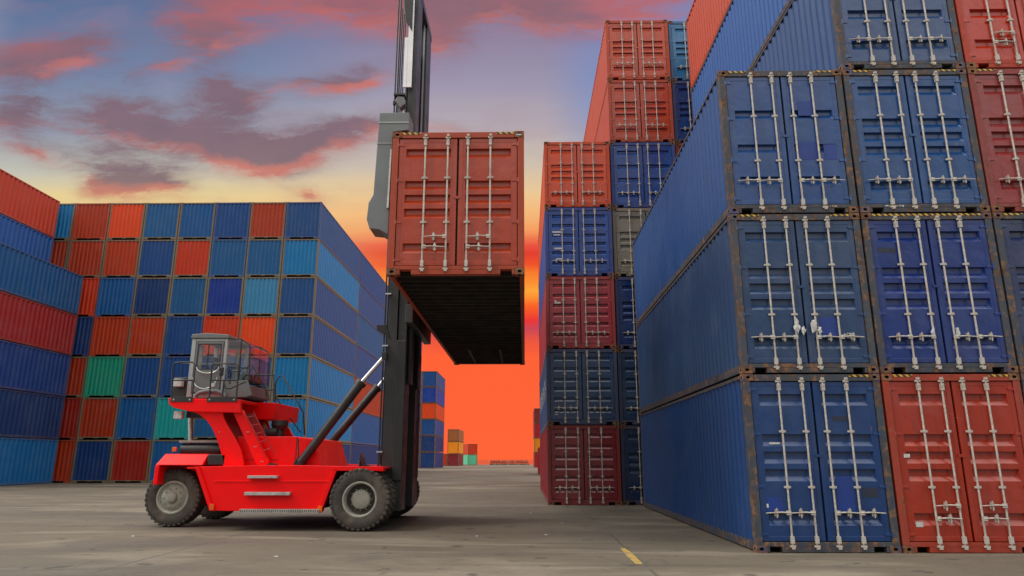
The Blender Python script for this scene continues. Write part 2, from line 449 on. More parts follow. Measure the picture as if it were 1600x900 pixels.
def make_mini(W, H, L):
    """very far container: one mesh"""
    hx, hy = W/2, L/2; mb = MB()
    for s in (-1, 1):
        t = corrug_side(s*(hx-.012), s, -hy+.14, hy-.14, .12, H-.1); mb.add(t.v, t.f)
        t = corrug_end(s*(hy-.03), s, -hx+.11, hx-.11, .12, H-.1, .27, .045); mb.add(t.v, t.f)
        for e in (-1, 1):
            xa, xb = sorted((s*hx, s*(hx-.13))); ya, yb = sorted((e*hy, e*(hy-.15))); mb.box(xa, xb, ya, yb, 0, H, 1)
        xa, xb = sorted((s*(hx-.003), s*(hx-.07))); mb.box(xa, xb, -hy+.15, hy-.15, H-.1, H-.01, 1); mb.box(xa, xb, -hy+.15, hy-.15, .04, .13, 1)
        ya, yb = sorted((s*(hy-.005), s*(hy-.12))); mb.box(-hx+.13, hx-.13, ya, yb, H-.1, H-.01, 1); mb.box(-hx+.13, hx-.13, ya, yb, .04, .13, 1)
    mb.box(-hx+.07, hx-.07, -hy+.12, hy-.12, H-.04, H-.02); mb.box(-hx+.09, hx-.09, -hy+.13, hy-.13, .08, .11)
    o = mb.build('shipping_container', [M['wall'], M['frame']], None, link=False); o['_role'] = 'body'
    return o, []

M['wall'].node_tree.nodes['Principled BSDF'].inputs['Specular IOR Level'].default_value = .25
PROTO = {}
def proto(key, fn, *a):
    if key not in PROTO: PROTO[key] = fn(*a)
    return PROTO[key]
def mixc(a, b, k): return tuple(a[i]*(1-k)+b[i]*k for i in range(3))+(1,)
RUST = (.17, .085, .042, 1)

def place(pr, loc, rz, col, label, group, frame_mix=.35, frame_col=None, cat='shipping container'):
    root, ch = pr
    r = root.copy(); C.objects.link(r); r.location = loc; r.rotation_euler = (0, 0, rz)
    j = random.uniform(.93, 1.07); av = sum(col[:3])/3; col = tuple(min(1, max(.006, (c+(c-av)*.10)*j*.80)) for c in col[:3])+(1,)
    new = {root: r}
    fc = frame_col or (mixc(col, RUST, .15)[:3]+(frame_mix,))
    def colour(o):
        role = o.get('_role'); 
        if role == 'body': o.color = col
        elif role == 'frame': o.color = fc
        elif role == 'casting': o.color = mixc(col, RUST, .3)[:3]+(.88,)
        if '_role' in o: del o['_role']
    colour(r)
    for o in ch:
        c = o.copy(); C.objects.link(c); c.parent = new[o.parent]; new[o] = c
        c.matrix_parent_inverse = Matrix(); colour(c)
    tag(r, label, cat, group)
    return r

ORD = ['', 'bottom', 'second', 'third', 'fourth', 'fifth', 'sixth', 'seventh']
# palette, base colours read off the photograph
P = dict(
 navy=('dark blue', lin(32, 60, 112)), blue=('blue', lin(38, 78, 138)), greyblue=('grey blue', lin(62, 84, 118)), mid=('mid blue', lin(30, 92, 150)),
 royal=('bright royal blue', lin(28, 64, 148)), light=('light blue', lin(44, 126, 182)), sky=('sky blue', lin(76, 144, 186)), steel=('steel blue', lin(42, 94, 144)),
 purple=('violet blue', lin(46, 84, 138)), teal=('teal', lin(38, 160, 160)), green=('green', lin(44, 150, 122)), orange=('orange', lin(226, 84, 24)),
 brick=('brick red', lin(176, 66, 42)), rust=('rust red', lin(168, 62, 32)), ored=('orange red', lin(200, 68, 30)), deep=('deep red', lin(150, 44, 26)),
 maroon=('maroon', lin(136, 46, 48)), salmon=('faded salmon red', lin(196, 88, 74)), taupe=('grey brown', lin(128, 122, 110)), slate=('dark slate blue', lin(50, 76, 108)),
 mint=('mint green', lin(110, 200, 160)), yellow=('yellow orange', lin(240, 150, 40)), tan=('tan', lin(170, 105, 65)), crimson=('crimson', lin(176, 40, 52)))

# ---- near right stack (doors face the camera)
CX, CY, CW, CH, CL = 3.7414, 12.0723, 2.3666, 2.91, 11.1
GC = 'containers in the near right stack'
def near(col, tier, name, door, handles, stripes, label, **kw):
    pr = proto(('near', door, handles, stripes), make_detailed, CW-.035, CH-.012, CL, door, handles, stripes)
    return place(pr, (CX+CW*(col+.5)-.0175, CY+CL/2, CH*tier), 0, P[name][1] if isinstance(name, str) else name, label, GC, **kw)
RF = dict(frame_col=(.040, .050, .068, .62))
c11 = near(0, 0, lin(26, 64, 116), 'five', 'level', 'right', 'blue container on the ground at the near corner of the right stack', **RF)
c12 = near(0, 1, lin(50, 74, 112), 'five', 'level', 'ends', 'grey blue container with white sticker patches on its locks, second tier, near corner', **RF)
c13 = near(0, 2, lin(42, 76, 132), 'three', 'level', 'ends', 'blue container on top of the near corner column, third tier', **RF)
c21 = near(1, 0, lin(168, 56, 16), 'five', 'offset', 'ends', 'bright orange red container on the ground at the right edge of the photo', frame_mix=.4)
c22 = near(1, 1, lin(16, 54, 120), 'five', 'level', 'full', 'bright royal blue container with full width hazard stripe, directly above the orange red one', **RF)
c23 = near(1, 2, lin(38, 78, 134), 'five', 'level', 'ends', 'blue container in the third tier, directly above the bright royal blue one', **RF)
c24 = near(1, 3, lin(54, 82, 130), 'four', 'level', 'ends', 'grey blue container in the fourth tier with its bare side above the corner column', **RF)
near(1, 4, lin(46, 90, 156), 'four', 'level', None, 'blue container in the fifth tier of the near right stack, only its side showing', **RF)
near(1, 5, lin(196, 74, 38), 'four', 'level', None, 'orange red container at the very top of the near right stack, only its side showing', frame_mix=.4)
near(2, 0, lin(40, 52, 92), 'four', 'level', 'ends', 'dark blue container on the ground, just cut off by the right photo edge', **RF)
near(2, 1, lin(42, 54, 94), 'five', 'level', 'ends', 'dark navy container in the second tier, half cut off at the right photo edge', **RF)
near(2, 2, lin(148, 58, 58), 'five', 'level', 'ends', 'dull red container in the third tier at the right photo edge', frame_mix=.45)
near(2, 3, lin(186, 60, 40), 'four', 'offset', 'ends', 'red container in the fourth tier with white lock sticker, top right photo corner', frame_mix=.4)

def decal(parent, name, parts, mat, Y, base=None):
    """thin stickers fixed to the doors, child of the door end"""
    for (x0, x1, z0, z1) in parts: mb = MB(); mb.box(x0, x1, Y, Y+.002, z0, z1); mb.build(name, mat, parent)
yd = -CL/2+.030
def lockbox(parent, xs, z, y, q=1):
    for x in xs:
        mb = MB(); n = 14
        pts = [(x+q*.062*math.cos(2*PI*k/n)*random.uniform(.5, 1.25), z+q*.14*math.sin(2*PI*k/n)*random.uniform(.55, 1.25)) for k in range(n)]
        vs = [(x, y-.085, z)]+[(a, y-.070+random.uniform(-.012, .012), b) for a, b in pts]+[(a, y-.060, b) for a, b in pts]
        mb.add(vs, [(0, k+1, (k+1) % n+1) for k in range(n)]+[(k+1, k+1+n, (k+1) % n+1+n, (k+1) % n+1) for k in range(n)]+[tuple(range(n+1, 2*n+1))])
        mb.build('sticker', M['white'], parent)
lockbox(c12, (-.17, .13), .80, yd, .9); lockbox(c12, (-.06, .22), .74, yd, .6); lockbox(c22, (-.20, .22), .70, yd, .6); lockbox(c24, (.02,), 2.3, yd)
pm = simple('touch_up_blue_paint', lin(24, 56, 132), .45, 0, .2, 4, .05); po = simple('old_navy_paint', lin(36, 44, 66), .5, 0, .3, 5, .05)
def patch(parent, lst, mat):
    for x0, x1, z0, z1 in lst: mb = MB(); mb.box(x0, x1, yd+.0025, yd+.0075, z0, z1); mb.build('paint_patch', mat, parent)
patch(c13, [(.28, .56, 1.95, 2.25), (.22, .56, 1.05, 1.42), (.68, .92, 1.05, 1.36)], pm)
patch(c12, [(.26, .56, .62, .98)], pm); patch(c11, [(.24, .52, .62, 1.20), (-.92, -.66, .62, .86)], pm)
patch(c22, [(-.93, -.62, 2.16, 2.25)], po); patch(c11, [(.66, .92, .86, 1.02), (.30, .56, 2.1, 2.18)], po); patch(c24, [(-.9, -.64, .62, .7)], pm)
decal(c11, 'sticker', [(-.93, -.90, .70, .76), (-.80, -.62, 1.72, 1.75)], M['white'], yd+.002)
decal(c21, 'sticker', [(-.90, -.78, .40, .48), (-.95, -.85, 1.50, 1.56)], M['white'], yd+.002)
# worn white figures on two sills (unreadable in the photograph)
def worn(parent, x, z, y, n, h):
    mb = MB(); xx = x
    for i in range(n):
        w = random.uniform(.02, .045)
        mb.box(xx, xx+.008, y, y+.002, z, z+h)
        if random.random() < .7: mb.box(xx+.010, xx+w, y, y+.002, z+h*random.choice((0, .45, .85)), z+h*random.choice((1, .6, 1)))
        xx += w+.014
    mb.build('worn_marking', M['white'], parent)
worn(c23, -.70, .105, -CL/2+.005, 7, .035); worn(c13, .55, .115, -CL/2+.005, 5, .02); worn(c12, .66, .60, yd, 5, .10)

# ---- second right stack, one bay further back
AX, AY, AW, AH, AL = .7498, 24.0363, 2.4652, 2.6003, 12.19
GA = 'containers in the middle right stack'
def midst(col, tier, name, door, label, handles='level', bay=0, **kw):
    pr = proto(('mid', door, handles), make_detailed, AW-.035, AH-.012, AL, door, handles, None)
    c = P[name][1] if isinstance(name, str) else name
    return place(pr, (AX+AW*(col+.5)-.0175, AY+AL/2+.0865*col, AH*tier), 0, c, label, GA, **kw)
midst(0, 0, lin(132, 40, 46), 'six', 'maroon container on the ground beside the blue near corner stack', frame_mix=.3)
a2 = midst(0, 1, lin(46, 72, 108), 'six', 'dark slate blue container directly above the bottom maroon one')
a3 = midst(0, 2, lin(158, 54, 60), 'six', 'dark red container in the third tier of the middle right stack', handles='level')
a4 = midst(0, 3, lin(36, 72, 144), 'six', 'blue container in the fourth tier, under the bright orange red one', )
midst(0, 4, lin(212, 82, 38), 'five', 'bright orange red container topping the leftmost column of the middle right stack', handles='level')
midst(1, 0, lin(38, 56, 92), 'five', 'dark blue container on the ground, between maroon container and near corner stack')
midst(1, 1, lin(42, 66, 100), 'six', 'dark slate blue container in second tier, squeezed behind the near corner stack')
midst(1, 2, lin(34, 58, 112), 'five', 'dark blue container in third tier, right of the dark red one')
midst(1, 3, lin(132, 126, 112), 'five', 'grey brown container, the only one of that colour, right of the blue one')
midst(1, 4, lin(34, 76, 146), 'four', 'blue container directly right of the bright orange red column top')
midst(1, 5, lin(188, 74, 52), 'five', 'salmon red container in the sixth tier, directly under the topmost salmon one', handles='high')
midst(1, 6, lin(194, 78, 52), 'five', 'topmost salmon red container of the middle right stack', handles='high')
midst(2, 4, lin(160, 50, 36), 'five', 'red container sliver in the fifth tier, behind the sloping top of near stack')
midst(2, 5, lin(44, 72, 132), 'five', 'dark blue container in the sixth tier, right of the lower salmon one')
midst(2, 6, lin(56, 120, 170), 'five', 'light blue container at the top, right of the topmost salmon one')
# white lettering remnants on doors and side of the middle stack
for o, lst in ((a2, [(-.95, -.83, .40, .44), (-.95, -.84, .33, .36)]), (a3, [(-.90, -.84, 1.60, 1.72), (-.83, -.70, 1.60, 1.66)]),
               (a4, [(-.95, -.62, 1.62, 1.68), (-.92, -.66, 1.52, 1.56), (-.90, -.60, 1.0, 1.06), (-.80, -.62, .62, .66)])):
    decal(o, 'sticker', lst, M['white'], -AL/2+.030+.001)
mb = MB()
for i in range(9):
    y = -AL/2+1.0+i*1.15; xw = -(AW-.035)/2-.001
    mb.box(xw-.004, xw+.002, y, y+.10, 1.0, 1.7); mb.box(xw-.004, xw+.002, y+.10, y+.45, 1.6 if i % 2 else 1.3, 1.7 if i % 2 else 1.4)
mb.build('side_lettering', M['white'], a2)

# ---- further bays on the same line
def plain(tier_h, L=12.19, W=2.43): return proto(('plain', tier_h, L), make_plain, W, tier_h-.012, L)
def mini(L=12.19): return proto(('mini', L), make_mini, 2.43, 2.59, L)
GF = 'containers far down the right row'
for k, nm in enumerate(('maroon', 'slate', 'maroon')):
    place(plain(AH), (AX+.32+AW/2, AY+13.0+AL/2, AH*k), 0, P[nm][1], '%s container end sliver, %s tier, just behind the middle right stack' % (P[nm][0], ORD[k+1]), GF)
for k, nm in enumerate(('crimson', 'yellow', 'crimson', 'maroon')):
    place(mini(), (1.62+1.22, 128+6.1, 2.6*k), 0, P[nm][1], 'distant %s container in the %s tier, by the left edge of the right row' % (P[nm][0], ORD[k+1]), GF)
place(mini(), (1.35+1.22, 66+6.1, 0), 0, P['crimson'][1], 'lone crimson container on the ground, halfway back along the right row', GF)

# ---- big left stack, closed ends towards the camera
LX, LY, LW, LH = -14.0645, 45.4614, 2.4686, 2.6926
GL = 'containers in the big left stack'
cols = {  # tier -> columns from the right corner
 7: 'purple brick blue mid steel orange brick light'.split(),
 6: 'light steel steel ored blue brick rust rust'.split(),
 5: 'purple sky royal steel navy mid ored blue'.split(),
 4: 'purple orange ored blue brick brick navy navy'.split(),
 3: 'light purple navy blue blue green rust rust'.split(),
 2: 'light mid steel teal mid rust deep deep'.split(),
 1: 'navy blue navy mid deep navy rust rust'.split()}
CO = ['corner', 'second', 'third', 'fourth', 'fifth', 'sixth', 'seventh', 'eighth']
GREEN = (.15, .145, .095, 1)
for t, row in cols.items():
    for k, nm in enumerate(row):
        fc = mixc(GREEN, RUST, random.uniform(.1, .6))[:3]+(.5,) if random.random() < .55 else None
        tier = 'top' if t == 7 else ORD[t]
        lab = '%s container end, %s tier, %s column of the big left stack' % (P[nm][0], tier, CO[k]) if k == 0 else \
              '%s container end, %s tier, %s column from right corner of big left stack' % (P[nm][0], tier, CO[k])
        place(plain(LH), (LX-LW*(k+.5)+.0175, LY+6.095, LH*(t-1)), 0, P[nm][1], lab, GL, frame_mix=.5, frame_col=fc)
bays = {1: {7: 'blue', 6: 'purple', 5: 'steel', 4: 'purple', 3: 'brick', 2: 'mid', 1: 'navy'},
        2: {7: 'purple', 6: 'blue', 5: 'purple', 4: 'brick', 3: 'navy', 2: 'ored', 1: 'navy'},
        3: {7: 'blue', 6: 'purple', 5: 'steel', 4: 'blue', 3: 'brick', 2: 'ored', 1: 'slate'}}
for b, row in bays.items():
    for t, nm in row.items():
        place(plain(LH), (LX-LW/2+.0175, LY+6.095+12.32*b, LH*(t-1)), 0, P[nm][1],
              '%s container side, %s tier, %s bay back along the big left stack' % (P[nm][0], 'top' if t == 7 else ORD[t], ['', 'second', 'third', 'fourth'][b]), GL, frame_mix=.5)

# ---- left foreground stack, long sides towards the camera
GD = 'containers in the stack at the left photo edge'
DX = -29.75
names = [lin(38, 98, 150), lin(36, 58, 104), lin(38, 60, 118), lin(146, 42, 42), lin(36, 82, 132)]
labs = ['light blue container on the ground at the left photo edge', 'darkest blue container, second tier at the left photo edge',
        'dark blue container, third tier at left photo edge, under the dark red one', 'dark red container, fourth tier at the left photo edge',
        'blue container topping the five high column at the left photo edge']
for k, (c, l) in enumerate(zip(names, labs)):
    place(plain(LH), (DX-1.215, LY-.35-6.095, LH*k), 0, c, l, GD, frame_mix=.45)
for k, (c, l) in zip((5, 6), ((lin(44, 84, 146), 'blue container under the topmost brick red one, left photo edge, set back behind'), (lin(186, 66, 48), 'brick red container, topmost at the left photo edge against the sky'))):
    place(plain(LH), (DX-LW-1.215, LY-.35-6.095, LH*k), 0, c, l, GD, frame_mix=.45)

# ---- stack beyond the big left one
GG = 'containers in the six high stack beyond the mast'
for k, nm in enumerate(('navy', 'navy', 'blue', 'orange', 'royal', 'blue')):
    place(mini(), (-14.6-1.215, 116+6.1, 2.62*k), 0, P[nm][1], '%s container, %s tier, right column of six high stack beyond the mast' % (P[nm][0], 'top' if k == 5 else ORD[k+1]), GG)
for k, nm in enumerate(('navy', 'navy', 'navy', 'blue', 'light', 'light')):
    place(mini(), (-14.6-2.47-1.215, 116+6.1, 2.62*k), 0, P[nm][1], '%s container, %s tier, left column of six high stack beyond the mast' % (P[nm][0], 'top' if k == 5 else ORD[k+1]), GG)
GH = 'small far containers on the quay'
for k, (nm, l) in enumerate((('maroon', 'distant dark red container on the ground under the yellow orange one'), ('yellow', 'distant yellow orange container between a tan and a dark red one'), ('tan', 'distant tan container on top of the yellow orange one'))):
    place(mini(), (-14.4-1.215, 155+6.1, 2.6*k), 0, P[nm][1], l, GH)
place(mini(), (-16.9-1.215, 155+6.1, 0), 0, P['ored'][1], 'distant orange red container on the ground, left of the dark red one', GH)
place(mini(6.06), (-14.1, 184, 0), math.radians(16), P['mint'][1], 'distant mint green container on the ground at the quay', GH)
place(mini(6.06), (-14.1, 184, 2.6), math.radians(16), lin(214, 74, 50), 'distant red container stacked on the mint green one', GH)

# ---- hanging container
HX, HY, HZ = -2.4361, 11.8703, 4.6321
pr = make_detailed(2.44, 2.75, 12.19, 'five', 'offset', 'ends')
hang = place(pr, (HX+1.22, HY+6.095, HZ), 0, lin(172, 66, 42), 'brick red container hanging from the red handler in mid air', None, frame_mix=.12, cat='shipping container')
decal(hang, 'sticker', [(1.07, 1.17, 2.665, 2.69)], M['white'], -6.095-.003)

# flat rack bundle at the quay edge
fr = empty('flat_rack_pile', (0, 0, 0)); x0, x1 = -8.9, 1.0
fr.location = ((x0+x1)/2, 182, 0)
tag(fr, 'low long pile of brown flat racks far away at the quay edge', 'flat rack pile')
hw = (x1-x0)/2
rb = simple('brown_weathered_steel', (.10, .035, .022, 1), .7, 0, .5, .8, .3, (.03, .02, .02, 1), .6)
for k in range(3):
    mb = MB(); z = .38*k; mb.box(-hw+.1*k, hw-.2*k, -1.2, 1.2, z+.12, z+.32)
    for i in range(14): x = -hw+.3+i*(2*hw-.8)/13; mb.box(x-.06, x+.06, -1.22, 1.22, z+.0, z+.12)
    mb.build('flat_rack', rb, fr)
mb = MB()
for i in range(16):
    x = random.uniform(-hw+.3, hw-.4); z = random.choice((.34, .72, 1.08)); mb.box(x, x+random.uniform(.12, .5), -1.26, -1.2, z-.16, z-.05)
mb.build('lashing_end', M['zinc'], fr)

# ------------------------------------------------------------------ container handler (red)
YN, YF, YC = 15.45, 19.55, 17.5
T = empty('container_handler', (-5.7, YC, 0))
tag(T, 'red empty container handler truck with tall black mast lifting a brick red container', 'container handler')
def tp(mb, name, mat, parent=None, bevel=0):
    o = mb.build(name, mat, None, bevel=bevel)
    o.parent = parent or T
    if parent is None: o.matrix_parent_inverse = Matrix.Translation((5.7, -YC, 0))
    else: o.matrix_parent_inverse = Matrix.Identity(4) if parent is T else Matrix.Identity(4)
    return o
def pts(lst, Y): return [at(x, y, Y) for x, y in lst]

# wheels: local origin at hub, parts as children
def wheel(x, y, R, width, front, out):
    w = empty('wheel', (0, 0, 0)); w.parent = T; w.matrix_parent_inverse = Matrix.Translation((5.7, -YC, 0)); w.location = (x, y, R)
    h = width/2; s = out
    mb = MB(); ri = R*.56
    prof = [(ri, -h*.80), (ri+.03, -h*.92), (R*.72, -h*1.03), (R*.86, -h*1.0), (R*.95, -h*.86), (R*.97, -h*.6), (R*.97, h*.6), (R*.95, h*.86), (R*.86, h*1.0), (R*.72, h*1.03), (ri+.03, h*.92), (ri, h*.80)]
    mb.lathe(prof, (0, 0, 0), 60)
    n = 34
    for sd in (-1, 1):
        for i in range(n):
            a = 2*PI*(i+(.5 if sd > 0 else 0))/n; da = .054
            vs = []
            for (r0, r1, yy, k) in ((R*.955, R, sd*h*.02, .0), (R*.955, R*.998, sd*h*.82, .08), (R*.90, R*.955, sd*h*1.01, .10)):
                for aa in (a-da+k, a+da+k):
                    for r in (r0, r1): vs.append((r*math.cos(aa), yy, r*math.sin(aa)))
            fs = []
            for j in (0, 1):
                b = j*4; fs += [(b, b+2, b+6, b+4), (b+1, b+5, b+7, b+3), (b, b+4, b+5, b+1), (b+2, b+3, b+7, b+6)]
            fs += [(0, 1, 3, 2), (8, 10, 11, 9)]
            mb.add(vs, fs)
    mb.build('tyre', M['tyre'], w)
    mb = MB()
    if front:
        mb.lathe([(ri+.012, s*h*.86), (ri-.012, s*h*.95), (ri-.03, s*h*.90), (ri-.045, s*h*.5), (ri-.05, s*h*.1)], (0, 0, 0), 48)
        mb.build('rim', M['rim'], w)
        mb = MB(); mb.lathe([(ri-.05, s*h*.1), (.25, s*h*.0), (.235, s*h*.05), (.20, s*h*.10)], (0, 0, 0), 40); mb.build('rim_well', M['rimdark'], w)
        mb = MB(); mb.lathe([(.205, s*h*.0), (.20, s*h*.42), (.175, s*h*.5), (.06, s*h*.52), (0, s*h*.52)], (0, 0, 0), 32)
        for i in range(12):
            a = 2*PI*i/12; c = (math.cos(a)*.225, 0, math.sin(a)*.225)
            mb.tube((c[0], 0, c[2]), (c[0], s*h*.22, c[2]), .014, 6)
        mb.build('hub', M['rim'], w)
    else:
        mb.lathe([(ri+.012, s*h*.86), (ri-.012, s*h*.97), (ri-.035, s*h*.93), (ri-.05, s*h*.72), (.27, s*h*.66), (.25, s*h*.86), (.16, s*h*.93), (.12, s*h*.95)], (0, 0, 0), 48)
        for i in range(10):
            a = 2*PI*i/10; c = (math.cos(a)*.205, math.sin(a)*.205)
            mb.tube((c[0], s*h*.8, c[1]), (c[0], s*h*1.02, c[1]), .017, 6)
            c = (math.cos(a+.3)*.30, math.sin(a+.3)*.30); mb.tube((c[0], s*h*.6, c[1]), (c[0], s*h*.73, c[1]), .025, 8)
        mb.build('rim', M['rim'], w)
        mb = MB(); mb.lathe([(.12, s*h*.93), (.115, s*h*1.12), (.09, s*h*1.22), (.04, s*h*1.24), (0, s*h*1.24)], (0, 0, 0), 24); mb.build('hub', M['rim'], w)
    return w
RW = .645
wheel(-3.50, 15.52, RW, .40, True, -1); wheel(-3.50, 16.02, RW, .40, True, -1)
wheel(-3.50, 19.48, RW, .40, True, 1); wheel(-3.50, 18.98, RW, .40, True, 1)
wheel(-7.93, 16.42, RW-.01, .40, False, -1); wheel(-7.93, 18.58, RW-.01, .40, False, 1)
mb = MB(); mb.tube((-3.5, 16.0, RW), (-3.5, 19.0, RW), .17, 16); mb.tube((-7.93, 16.5, RW), (-7.93, 18.5, RW), .10, 12); mb.box(-3.75, -3.25, 17.1, 17.9, .35, .95); tp(mb, 'axle', M['black'])

# chassis: side skirt plates near and far with core between
YS = 15.42
side = pts([(309, 729), (332, 798), (499, 801), (524, 734), (598, 737), (600, 730), (470, 727), (400, 727)], YS)
for ya, yb in ((YS, YS+.30), (YF-.30, YF)): mb = MB(); mb.prism(side, ya, yb); tp(mb, 'side_panel', M['red'], bevel=.012)
x, z = at(332, 798, YS); x2, z2 = at(499, 801, YS); xt, zt = at(470, 727, YS)
xr = at(352, 750, YS)[0]
mb = MB(); mb.box(x+.05, x2-.1, YS+.3, YF-.3, .42, zt-.06); mb.box(x2-.1, -3.05, 16.45, 18.55, .55, zt-.05); mb.box(-8.6, x+.05, 16.75, 18.25, .60, 1.20)
tp(mb, 'chassis', M['redin'])
mb = MB()
# crease ledge along the panel and lips of the wheel arches
a, za = at(335, 752, YS); b, zb = at(516, 753, YS)
mb.box(a, b, YS-.016, YS-.002, za-.012, za+.010)
for P0, P1 in (((309, 729), (332, 798)), ((499, 801), (524, 734))):
    q0 = at(P0[0], P0[1], YS); q1 = at(P1[0], P1[1], YS); w = .045
    mb.prism([(q0[0]-w, q0[1]), (q0[0]+w, q0[1]), (q1[0]+w, q1[1]), (q1[0]-w, q1[1])], YS-.05, YS-.002)
q0 = at(520, 731, YS); q1 = at(600, 734, YS)
mb.box(q0[0], q1[0], YS-.05, YS-.002, q1[1]-.02, q0[1]+.03)
tp(mb, 'trim_edge', M['red'], bevel=.006)
for px, py in ((331, 792), (500, 795)):
    q = at(px, py, YS-.05); mb = MB(); mb.box(q[0]-.045, q[0]+.045, YS-.062, YS-.051, q[1]-.06, q[1]+.06); tp(mb, 'corner_reflector', M['orange'], bevel=.004)
# side steps
for x0_, x1_, y_, th_ in ((390, 436, 745, 4), (385, 455, 771, 5)):
    q0 = at(x0_, y_-th_/2, YS); q1 = at(x1_, y_+th_/2, YS); mb = MB(); mb.box(q0[0], q1[0], YS-.12, YS-.003, q1[1], q0[1]); tp(mb, 'step', M['silver'], bevel=.004)
q0 = at(377, 795, YS); q1 = at(500, 801, YS)
mb = MB(); mb.box(q0[0], q1[0], YS-.10, YS-.02, q1[1], q0[1])
for i in range(36):
    xx = q0[0]+(q1[0]-q0[0])*(i+.5)/36; mb.box(xx-.009, xx+.009, YS-.104, YS-.1005, q1[1]+.012, q0[1]-.012, 1)
tp(mb, 'step', [M['silver'], M['rimdark']])
# deck and front fender top
q0 = at(462, 729, YS); q1 = at(600, 731, YS)
mb = MB(); mb.box(q0[0]-2.5, q1[0], YS+.31, YF-.31, q0[1]-.05, q0[1]-.012); tp(mb, 'deck', M['red'])
q = at(563, 734, YS); mb = MB(); mb.box(q[0]-.07, q[0]+.07, YS-.058, YS-.051, q[1]-.025, q[1]+.025); tp(mb, 'side_marker', M['yellow'])

# counterweight and rear fenders
YR = 15.95
cw = pts([(243, 727), (249, 710), (346, 712), (347, 729)], YR)
def cwring(e, z): return None
mb = MB()
zA, zB = at(244, 727, YR)[1], at(250, 709, YR)[1]; xA = at(242, 727, YR)[0]; xB = at(316, 727, YR)[0]
vs = [(xA, YR, zA), (xB, YR, zA), (xB, YF-.5, zA), (xA, YF-.5, zA), (xA+.12, YR+.17, zB), (xB+.05, YR+.17, zB), (xB+.05, YF-.67, zB), (xA+.12, YF-.67, zB)]
mb.add(vs, [(0, 3, 2, 1), (4, 5, 6, 7), (0, 1, 5, 4), (1, 2, 6, 5), (2, 3, 7, 6), (3, 0, 4, 7)])
mb.box(xA, xA+.10, YR, YF-.5, zA-.42, zA-.002)
mb.box(xA+.10, xB, YR+.62, YF-1.12, .48, zA-.002)
tp(mb, 'counterweight', M['red'], bevel=.02)
mb = MB(); q = at(348, 727, YR); mb.box(xB+.055, q[0], YR+.10, YF-.6, zA+.002, zB-.01); tp(mb, 'battery_cover', M['black'], bevel=.02)
q0, q1 = at(275, 694, 16.7), at(342, 712, 16.7)
mb = MB(); mb.tube((q0[0]+.1, 16.85, (q0[1]+q1[1])/2), (q1[0], 16.85, (q0[1]+q1[1])/2), .15, 20); mb.tube((q0[0]+.25, 17.5, q1[1]+.12), (q1[0]+.1, 17.5, q1[1]+.12), .17, 16); mb.box(q0[0]-.05, q1[0]-.05, 17.0, 18.2, q1[1]-.05, q0[1]-.03)
tp(mb, 'air_cleaner', M['black'], bevel=.02)
q0 = at(285, 690, 16.9); mb = MB(); mb.box(q0[0], q0[0]+.95, 16.72, 16.95, q0[1]-.03, q0[1]+.02); tp(mb, 'cover_plate', M['rim'], bevel=.01)
q0, q1 = at(297, 652, 17.0), at(298, 694, 17.0)
mb = MB(); mb.tube((q1[0], 17.0, q1[1]), (q0[0], 17.0, q0[1]+.1), .055, 14); tp(mb, 'exhaust_pipe', M['silver'])
q = at(272, 702, YR+.3); mb = MB(); mb.box(q[0]-.05, q[0]+.05, YR+.3, YR+.36, q[1]-.05, q[1]+.05); tp(mb, 'rear_lamp', M['orange'], bevel=.01)

# engine hood
YH0, YH1 = 16.25, 18.75
hd = pts([(368, 729), (372, 682), (462, 682), (490, 686), (501, 730)], YH0)
mb = MB(); mb.prism([(a_, b_) for a_, b_ in hd], YH0, YH1); tp(mb, 'engine_hood', M['red'], bevel=.015)
q0, q1 = at(464, 683, YH0-.01), at(464, 728, YH0-.01); mb = MB(); mb.box(q0[0]-.006, q0[0]+.010, YH0-.006, YH0-.002, q1[1], q0[1]); mb.box(q0[0]-1.2, q0[0]-.4, YH0-.006, YH0-.002, q1[1]+.13, q1[1]+.14); tp(mb, 'panel_seam', M['dark'])
q0, q1, q2 = at(466, 686, 15.9), at(464, 722, 15.9), at(472, 716, 15.9)
mb = MB(); mb.path([(q0[0], 15.9, q0[1]), (q1[0]+.02, 15.9, q1[1]+.1), (q1[0]-.05, 15.9, q1[1]-.02)], .018); tp(mb, 'grab_handle', M['black'])
# pre-cleaner with mushroom cap
q = at(436, 682, 17.2)
mb = MB(); mb.tube((q[0], 17.2, q[1]-.1), (q[0], 17.2, q[1]+.16), .12, 16); mb.tube((q[0], 17.2, q[1]+.16), (q[0], 17.2, q[1]+.26), .15, 16, .20); mb.tube((q[0], 17.2, q[1]+.26), (q[0], 17.2, q[1]+.38), .20, 16, .19); mb.tube((q[0]-.28, 17.1, q[1]+.06), (q[0], 17.1, q[1]+.1), .12, 14)
tp(mb, 'air_intake', M['black'], bevel=.01)
q = at(424, 733, 15.75); mb = MB(); mb.tube((q[0], 15.7, q[1]), (q[0], 15.9, q[1]), .13, 18); mb.tube((q[0], 15.69, q[1]), (q[0], 15.7, q[1]), .05, 10); tp(mb, 'hose_reel', M['black'], bevel=.01)

